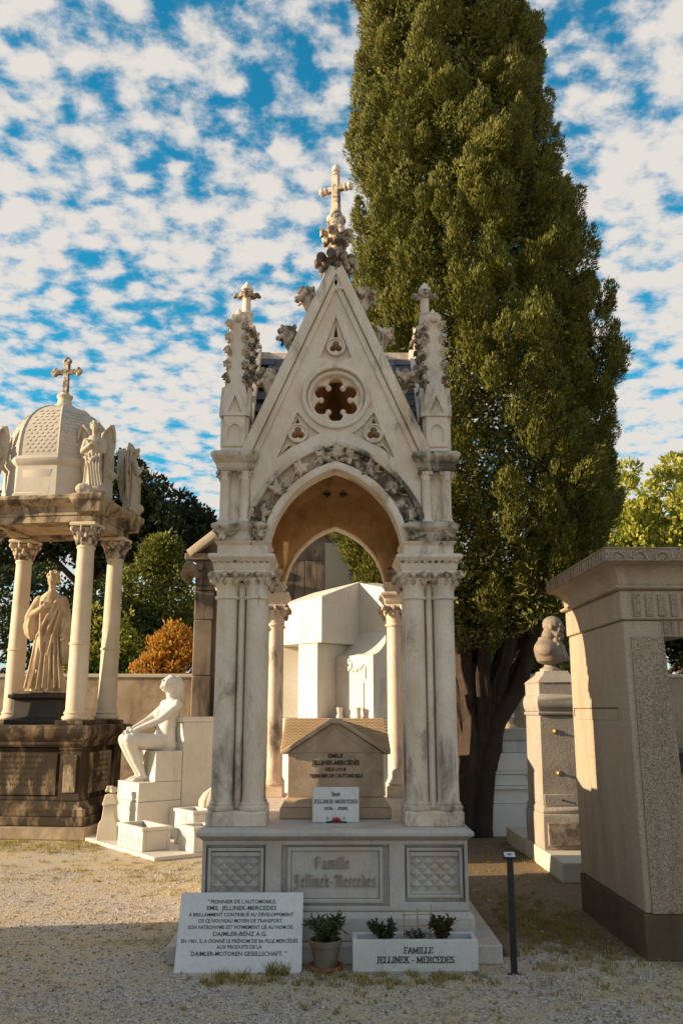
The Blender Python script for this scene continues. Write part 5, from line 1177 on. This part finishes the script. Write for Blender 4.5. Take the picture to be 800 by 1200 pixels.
# ------------------------------------------------------------------ trees
def quads_obj(name, v, mat, par, kind=None):
    o = ob(name, quads_mesh(name, v, mat), par)
    if kind: o['kind'] = kind
    return o
def cypress():
    rg = np.random.default_rng(11)
    X0, Y0 = 2.12, 12.7
    C_ = thing('cypress_tree', 'huge old cypress with dense olive-green crown and fluted dark trunk', 'tree', (X0, Y0, 0))
    zs = np.array([2.7, 3.3, 4.2, 5.5, 6.5, 8.0, 10.0, 12.0, 13.5, 16.0, 18.5, 20.0]); rs = np.array([1.0, 1.75, 2.02, 2.02, 2.0, 1.86, 1.62, 1.48, 1.38, 1.0, .5, .05])
    cxs = np.array([.0, -.05, -.08, .04, .13, .02, -.18, -.26, -.32, -.38, -.4, -.42])
    # compact upright tufts of scale foliage standing proud of the crown, dark clefts between them
    nb = 980; z = rg.uniform(2.8, 19.4, nb*3); keep = rg.uniform(0, 2.1, nb*3) < np.interp(z, zs, rs); z = z[keep][:nb]; nb = len(z)
    a = rg.uniform(0, 2*PI, nb); r = np.interp(z, zs, rs)*(.93+.045*np.sin(4*a+z*1.3)+.035*np.sin(7*a-z*2.1))*rg.uniform(.88, 1.03, nb)
    bc = np.stack([np.interp(z, zs, cxs)+r*np.cos(a), r*np.sin(a), z], 1); out = np.stack([np.cos(a), np.sin(a), np.zeros(nb)], 1)
    P_, D_, N_ = [], [], []; m = 820
    for i in range(nb):
        bw = rg.uniform(.13, .24); bh = bw*rg.uniform(1.2, 2.1)
        ax = np.array([out[i, 0]*.45, out[i, 1]*.45, 1.0])+rg.normal(0, .16, 3); ax /= np.linalg.norm(ax)
        u = np.cross(ax, out[i]); u /= np.linalg.norm(u); w = np.cross(u, ax)
        q_ = rg.normal(0, 1, (m, 3)); q_ /= np.linalg.norm(q_, axis=1, keepdims=True); q_[:, 1] = np.where(rg.uniform(0, 1, m) < .75, np.abs(q_[:, 1]), q_[:, 1])
        lump = 1+.22*np.sin(5*q_[:, 0]+i)*np.sin(6*q_[:, 2]+2*i)
        rd = q_[:, :1]*u+q_[:, 1:2]*w+q_[:, 2:3]*ax
        taper = 1-.35*np.clip(q_[:, 2:3], 0, 1)
        P_.append(bc[i]+((q_[:, :1]*u+q_[:, 1:2]*w)*bw*taper+q_[:, 2:3]*ax*bh)*(lump*rg.uniform(.84, 1.03, m))[:, None]); D_.append(ax*1.0+rd*.55+rg.normal(0, .26, (m, 3))); N_.append(rd)
    P_ = np.concatenate(P_); D_ = np.concatenate(D_)
    quads_obj('crown', leafquads(P_, D_, .017, .062, 3, np.concatenate(N_), .25), M['cypress'], C_)
    # inner leaf mass
    k = 200000; z = rg.uniform(2.9, 19.3, k); a = rg.uniform(0, 2*PI, k); r = np.interp(z, zs, rs)*rg.uniform(.50, .86, k)
    p = np.stack([np.interp(z, zs, cxs)+r*np.cos(a), r*np.sin(a), z], 1)
    quads_obj('inner_foliage', leafquads(p, rg.normal(0, 1, (k, 3))+[0, 0, .6], .045, .085, 5), M['cypress'], C_)
    # drooping fringe under the crown
    k = 20000; a = rg.uniform(0, 2*PI, k); r = 1.75*np.sqrt(rg.uniform(.05, 1, k)); z = 2.82-.15*np.cos(3*a)+rg.uniform(-.36, .6, k)+.15*(r/1.75)
    cl = (np.sin(a*9+r*5)+np.sin(a*4-r*8)) > -.5
    p = np.stack([.15+r*np.cos(a), r*np.sin(a), z], 1)[cl]
    quads_obj('fringe', leafquads(p, rg.normal(0, 1, (len(p), 3))+[0, 0, -.5], .022, .075, 6), M['cypress'], C_)
    # trunk: a bundle of fluted stems that part above head height
    rn = random.Random(5)
    rg_ = []
    for z in (0, .12, .4, .9, 1.4, 1.9, 2.3):
        rr = []; 
        for k_ in range(40):
            t_ = 2*PI*k_/40; base = .29+.05*math.exp(-z*6)+.035*z+.05*max(0, z-1.3)
            f = 1+.17*sin(6*t_+z*.6)+.09*sin(11*t_+2+z*.9)+rn.uniform(-.02, .02); rr.append((-.30+base*f*cos(t_)+.13*z, base*f*.9*sin(t_), z))
        rg_.append(rr)
    MB().rings(rg_).build('trunk', M['bark'], C_, 0)
    for i in range(11):
        a = 2*PI*i/11+.2; r0 = .26; r1 = rn.uniform(.45, 1.0); x0, y0 = -.10+r0*cos(a), r0*sin(a)
        ctl = [Vector(p) for p in ((-.28+.3*(x0+.10), y0*.3, .0), (-.08+.6*(x0+.10), y0*.6, 1.1), (x0+.12*cos(a), y0+.12*sin(a), 2.0), (x0+r1*.6*cos(a), y0+r1*.6*sin(a), 2.8), (x0+r1*cos(a), y0+r1*sin(a), 4.2))]
        rad = [.12, .11, .10, .08, .045]; rr_ = []; kf = rn.randint(4, 6); p0_ = rn.uniform(0, 6)
        for q in range(25):
            u_ = q/24*4; j = min(3, int(u_)); f_ = u_-j; f_ = f_*f_*(3-2*f_); c_ = ctl[j].lerp(ctl[j+1], u_-j)+Vector((.012*sin(q*1.7+i), .012*cos(q*1.3+i), 0)); rd_ = rad[j]+(rad[j+1]-rad[j])*(u_-j)
            rr_.append([(c_.x+rd_*(1+.20*sin(kf*t_+p0_+q*.12)+.10*sin(9*t_+q*.5)+rn.uniform(-.05, .05))*cos(t_), c_.y+rd_*(1+.20*sin(kf*t_+p0_+q*.12)+rn.uniform(-.05, .05))*sin(t_), c_.z) for t_ in [2*PI*k_/22 for k_ in range(22)]])
        MB().rings(rr_).build('stem', M['bark'], C_, 0, ang=60)
    MB().tube([(-.02, -.15, 1.1), (.12, -.2, 1.55), (.42, -.28, 1.95), (.62, -.30, 2.55), (.9, -.35, 3.5)], [.12, .16, .12, .10, .06], 10).build('limb', M['bark'], C_, 0)
    return C_
cypress()
def tree(name, label, loc, trunk_h, trunk_r, blobs, n, leaf, mat, seed, bark=None, group=None, dirz=.3, cl_r=(.25, .5), ncl=60, cat='tree'):
    """blobs: ellipsoids (x,y,z,rx,ry,rz) of the crown relative to the base, filled with leaf clumps on their outer parts"""
    rg = np.random.default_rng(seed); rn = random.Random(seed); T_ = thing(name, label, cat, loc, 0, group); bark = bark or M['leafbark']
    top = (rn.uniform(-.2, .2)*trunk_r*4, 0, trunk_h)
    MB().tube([(0, 0, -.1), (0, 0, .15*trunk_h), (top[0]*.5, 0, trunk_h*.6), top], [trunk_r*1.4, trunk_r, trunk_r*.85, trunk_r*.6], 9).build('trunk', bark, T_, 0)
    P_, D_, N_ = [], [], []; per = n//(ncl*len(blobs))+1
    for (x, y, z, rx_, ry_, rz_) in blobs:
        MB().tube([(top[0], 0, trunk_h*.8), ((x+top[0])/2, y/2, (z+trunk_h)/2), (x, y, z)], [trunk_r*.45, trunk_r*.3, trunk_r*.12], 6).build('limb', bark, T_, 0)
        d = rg.normal(0, 1, (ncl, 3)); d /= np.linalg.norm(d, axis=1, keepdims=True); rr = rg.uniform(.35, 1.2, ncl)**.6
        cc = np.array([x, y, z])+d*rr[:, None]*np.array([rx_, ry_, rz_])
        for i in range(ncl):
            q_ = rg.normal(0, 1, (per, 3)); q_ /= np.linalg.norm(q_, axis=1, keepdims=True); s = rg.uniform(*cl_r)
            N_.append(q_); P_.append(cc[i]+q_*s*(rg.uniform(.3, 1, per)**.5)[:, None]*np.array([1, 1, .75])); D_.append(q_+rg.normal(0, .5, (per, 3))+[0, 0, dirz])
    quads_obj('crown', leafquads(np.concatenate(P_), np.concatenate(D_), leaf*.6, leaf, seed, np.concatenate(N_), .5), mat, T_); return T_
tree('pine_tree', 'dark umbrella pine with bare crooked trunk behind the domed mausoleum', (-5.9, 22, 0), 5.6, .2,
     [(1.5, 0, 6.2, 1.1, 1.2, .75), (.3, -.3, 6.9, 1.2, 1.2, .9), (2.2, .2, 6.0, .65, .8, .5), (-1.2, 0, 6.3, 1.4, 1.3, .8), (-2.6, .5, 5.6, 1.2, 1.2, .7), (.6, .4, 5.6, 1.2, 1.0, .5)], 52000, .13, M['pine'], 31, M['bark'], None, .4, (.2, .42), 60)
tree('broadleaf_tree', 'tall yellow-green leafy tree between the mausoleum columns and chapel', (-4.2, 20.5, 0), 3.2, .12,
     [(0, 0, 4.3, .9, .9, .75), (-.6, .2, 3.7, .9, .8, .8), (.7, 0, 3.8, .8, .8, .8), (.2, 0, 5.1, .35, .4, .5)], 16000, .10, M['bush'], 32, None, 'trees behind the cemetery wall', .3, (.18, .36), 50)
tree('broadleaf_tree', 'dark leafy tree in deep shade behind the robed statue', (-5.6, 19.2, 0), 2.4, .14,
     [(0, 0, 3.2, 1.4, .9, 1.0), (-1.3, .2, 3.6, 1.2, .9, 1.2), (1.2, .2, 2.7, 1.0, .8, .9)], 20000, .10, M['bushdark'], 33, None, 'trees behind the cemetery wall', .2, (.2, .4), 55)
tree('broadleaf_tree', 'dense dark tree filling the gap under the pine beside the chapel', (-3.4, 23.5, 0), 2.4, .14,
     [(0, 0, 3.4, 1.5, .9, 1.1), (-1.5, .2, 3.2, 1.2, .9, 1.2), (1.4, .2, 3.6, 1.0, .8, 1.1)], 16000, .12, M['bushdark'], 43, None, 'trees behind the cemetery wall', .2, (.2, .4), 50)
tree('broadleaf_tree', 'sparse sunlit leafy branches seen behind the robed statue head', (-5.1, 18.4, 0), 2.6, .06,
     [(.2, 0, 3.2, .9, .4, .5), (.7, 0, 2.8, .5, .4, .5), (-.2, 0, 2.7, .6, .4, .4)], 3600, .09, M['yellow'], 34, None, 'trees behind the cemetery wall', .3, (.15, .3), 22)
tree('autumn_bush', 'orange-leaved bush glowing above the wall behind the seated nude', (-3.18, 17.15, 0), 1.9, .06,
     [(.05, 0, 2.55, .36, .3, .3), (.18, 0, 2.95, .16, .2, .34), (-.12, 0, 2.8, .12, .2, .30), (-.36, 0, 2.42, .2, .25, .16), (.36, 0, 2.75, .12, .2, .25)], 5000, .075, M['orange'], 35, None, None, 1.4, (.08, .24), 30, 'bush')
tree('green_bush', 'rounded mid-green bush above the wall beside the orange bush', (-4.25, 18.3, 0), 1.8, .06,
     [(0, 0, 2.55, .42, .35, .4), (-.4, 0, 2.5, .3, .3, .3)], 5200, .07, leafmat('fresh_green_foliage', [(.05, .09, .02), (.09, .15, .03), (.07, .11, .02)], .3), 36, None, None, .4, (.1, .2), 45, 'bush')
tree('broadleaf_tree', 'bright green leafy tree behind the bust beside the cypress trunk', (3.95, 18.3, 0), 2.0, .08,
     [(0, 0, 2.9, .7, .5, .8), (.6, 0, 3.2, .6, .5, .8), (-.4, 0, 2.6, .4, .4, .5)], 9000, .11, leafmat('bright_foliage', [(.10, .14, .02), (.19, .22, .03), (.25, .24, .04)], .35), 37, None, 'trees behind the cemetery wall', .3, (.15, .3), 45)
tree('broadleaf_tree', 'large sunlit yellow-green tree on the slope above the granite mausoleum', (11.6, 30, 0), 5.0, .25,
     [(0, 0, 8.2, 2.2, 1.6, 1.9), (-1.6, -.4, 7.0, 1.4, 1.2, 1.6), (1.8, 0, 8.0, 1.8, 1.5, 1.8), (.4, -.6, 6.2, 2.4, 1.4, 1.2)], 34000, .20, M['yellow'], 38, None, 'trees behind the cemetery wall', .7, (.3, .6), 60)
tree('broadleaf_tree', 'shaded dark green tree between the cypress and granite mausoleum', (7.2, 20, 0), 2.6, .15,
     [(0, 0, 3.6, 1.8, 1.0, 1.3), (-1.4, 0, 3.4, 1.2, .8, 1.2), (1.9, 0, 3.8, 1.6, 1.0, 1.4)], 20000, .13, M['bushdark'], 39, None, 'trees behind the cemetery wall', .3, (.22, .45), 55)
tree('broadleaf_tree', 'dark tree behind the far wall glimpsed past the cypress trunk', (4.9, 23, 0), 2.8, .15,
     [(0, 0, 4.0, 1.6, 1.0, 1.6), (-1.6, 0, 3.6, 1.2, .8, 1.3)], 12000, .13, M['bushdark'], 40, None, 'trees behind the cemetery wall', .3, (.22, .45), 55)

# ------------------------------------------------------------------ grit and grass
def gravel():
    rg = np.random.default_rng(2); n = 70000
    y = 4.6+(rg.uniform(0, 1, n)**1.5)*5.5; x = rg.uniform(-.46, .46, n)*y*1.0
    inside = (np.abs(x-.018) < 1.13) & (y > 6.40) & (y < 9.6); x, y = x[~inside], y[~inside]
    inside = (x > 1.3) & (y > 6.6+.25*np.sin(x*7)) & (rg.uniform(0, 1, len(x)) < .8); x, y = x[~inside], y[~inside]
    inside = (x > 2.08) & (x < 4.6) & (y > 6.4) & (y < 8.2); x, y = x[~inside], y[~inside]; n = len(x)
    s = rg.uniform(.0022, .006, n)*rg.choice([1, 1, 1, 1, 1, 1.7, 1.7, 2.6], n)
    o8 = np.array([(1, 0, 0), (-1, 0, 0), (0, 1, 0), (0, -1, 0), (0, 0, .75), (0, 0, -.5)])
    v = o8[None]*s[:, None, None]*rg.uniform(.6, 1.3, (n, 6, 1)); an = rg.uniform(0, PI, n); ca, sa = np.cos(an), np.sin(an)
    v = np.stack([v[..., 0]*ca[:, None]-v[..., 1]*sa[:, None]*.8, v[..., 0]*sa[:, None]+v[..., 1]*ca[:, None]*.8, v[..., 2]], 2)
    v += np.stack([x, y, s*.25], 1)[:, None, :]
    f8 = np.array([(0, 2, 4), (2, 1, 4), (1, 3, 4), (3, 0, 4), (2, 0, 5), (1, 2, 5), (3, 1, 5), (0, 3, 5)])
    f = (f8[None]+(np.arange(n)*6)[:, None, None]).reshape(-1)
    me = bpy.data.meshes.new('gravel'); me.vertices.add(n*6); me.vertices.foreach_set('co', v.astype('f').ravel()); me.loops.add(len(f)); me.loops.foreach_set('vertex_index', f.astype('i'))
    me.polygons.add(n*8); me.polygons.foreach_set('loop_start', np.arange(0, n*24, 3, dtype='i')); me.update(calc_edges=True); me.materials.append(M['pebble'])
    o = ob('gravel', me); o['kind'] = 'stuff'; o['label'] = 'loose pale gravel strewn over the cemetery ground'; o['category'] = 'gravel'
gravel()
def grass():
    rg = np.random.default_rng(5); P_, D_ = [], []
    def tuft(x, y, n, r, h):
        a = rg.uniform(0, 2*PI, n); rr = r*np.sqrt(rg.uniform(0, 1, n))
        P_.append(np.stack([x+rr*np.cos(a), y+rr*np.sin(a), np.zeros(n)], 1)); d = rg.normal(0, .45, (n, 3)); d[:, 2] = 1; D_.append(d*(h*rg.uniform(.5, 1.2, n))[:, None])
    def patch(x0, x1, y0, y1, k, n=(6, 22), r=(.015, .06), h=(.02, .05)):
        for _ in range(k): tuft(rg.uniform(x0, x1), rg.uniform(y0, y1), rg.integers(*n), rg.uniform(*r), rg.uniform(*h))
    patch(-.8, 1.0, 5.95, 6.19, 95, (8, 30), (.02, .06), (.025, .055))      # in front of plaque and planter
    patch(-.4, 2.3, 5.3, 6.0, 60, (6, 18), (.01, .05), (.015, .04)); patch(-2.2, -.6, 5.4, 7.4, 26, (5, 14), (.01, .05), (.015, .03))
    
    for _ in range(300):
        x_, y_ = rg.normal(1.66, .24), rg.normal(7.35, .75)
        if 1.31 < x_ < 2.08 and y_ > 6.2: tuft(x_, y_, rg.integers(8, 34), rg.uniform(.02, .09), rg.uniform(.018, .05))
    patch(1.3, 2.3, 5.7, 6.6, 30, (6, 22), (.02, .07), (.015, .04)); patch(1.35, 3.4, 9.4, 12.0, 60)
    patch(-4.9, -2.8, 11.2, 12.3, 190, (6, 26), (.03, .14), (.02, .06)); patch(-3.6, -1.2, 9.3, 11.3, 130, (6, 24), (.02, .10), (.02, .04)); patch(-4.4, -1.3, 8.0, 11.6, 70, (5, 18), (.02, .08), (.015, .03))
    for _ in range(5): tuft(rg.uniform(-.42, -.28), 6.19, 30, .03, .085)
    P_, D_ = np.concatenate(P_), np.concatenate(D_); ln = np.linalg.norm(D_, axis=1, keepdims=True)
    n = len(P_); a = np.cross(D_/ln, rg.normal(size=(n, 3))); a /= np.linalg.norm(a, axis=1, keepdims=True); w = .0028
    v = np.stack([P_-a*w, P_+a*w, P_+D_*.6+a*w*.6, P_+D_], 1).reshape(-1, 3)
    o = ob('grass', quads_mesh('grass', v, M['grass'])); o['kind'] = 'stuff'; o['label'] = 'sparse dry grass tufts growing through the gravel'; o['category'] = 'grass'
grass()
def litter():
    rg = np.random.default_rng(8); n = 900
    y = rg.uniform(5.2, 12, n); x = rg.uniform(-.44, .44, n)*y; ok = ~((np.abs(x) < 1.2) & (y > 6.1) & (y < 9.7)) & ~((x > 2.05) & (y > 6.3) & (y < 8.3)); x, y = x[ok], y[ok]; n = len(x)
    p = np.stack([x, y, rg.uniform(.004, .010, n)], 1); d = rg.normal(0, 1, (n, 3)); d[:, 2] *= .12; nn = np.tile([0, 0, 1.0], (n, 1))
    o = ob('fallen_leaves', quads_mesh('fallen_leaves', leafquads(p, d, .016, .030, 9, nn, .3), leafmat('dry_leaves', [(.10, .06, .03), (.22, .13, .05), (.15, .10, .04), (.30, .20, .09)], .1)))
    o['kind'] = 'stuff'; o['label'] = 'small dry leaves scattered over the gravel'; o['category'] = 'leaves'
litter()
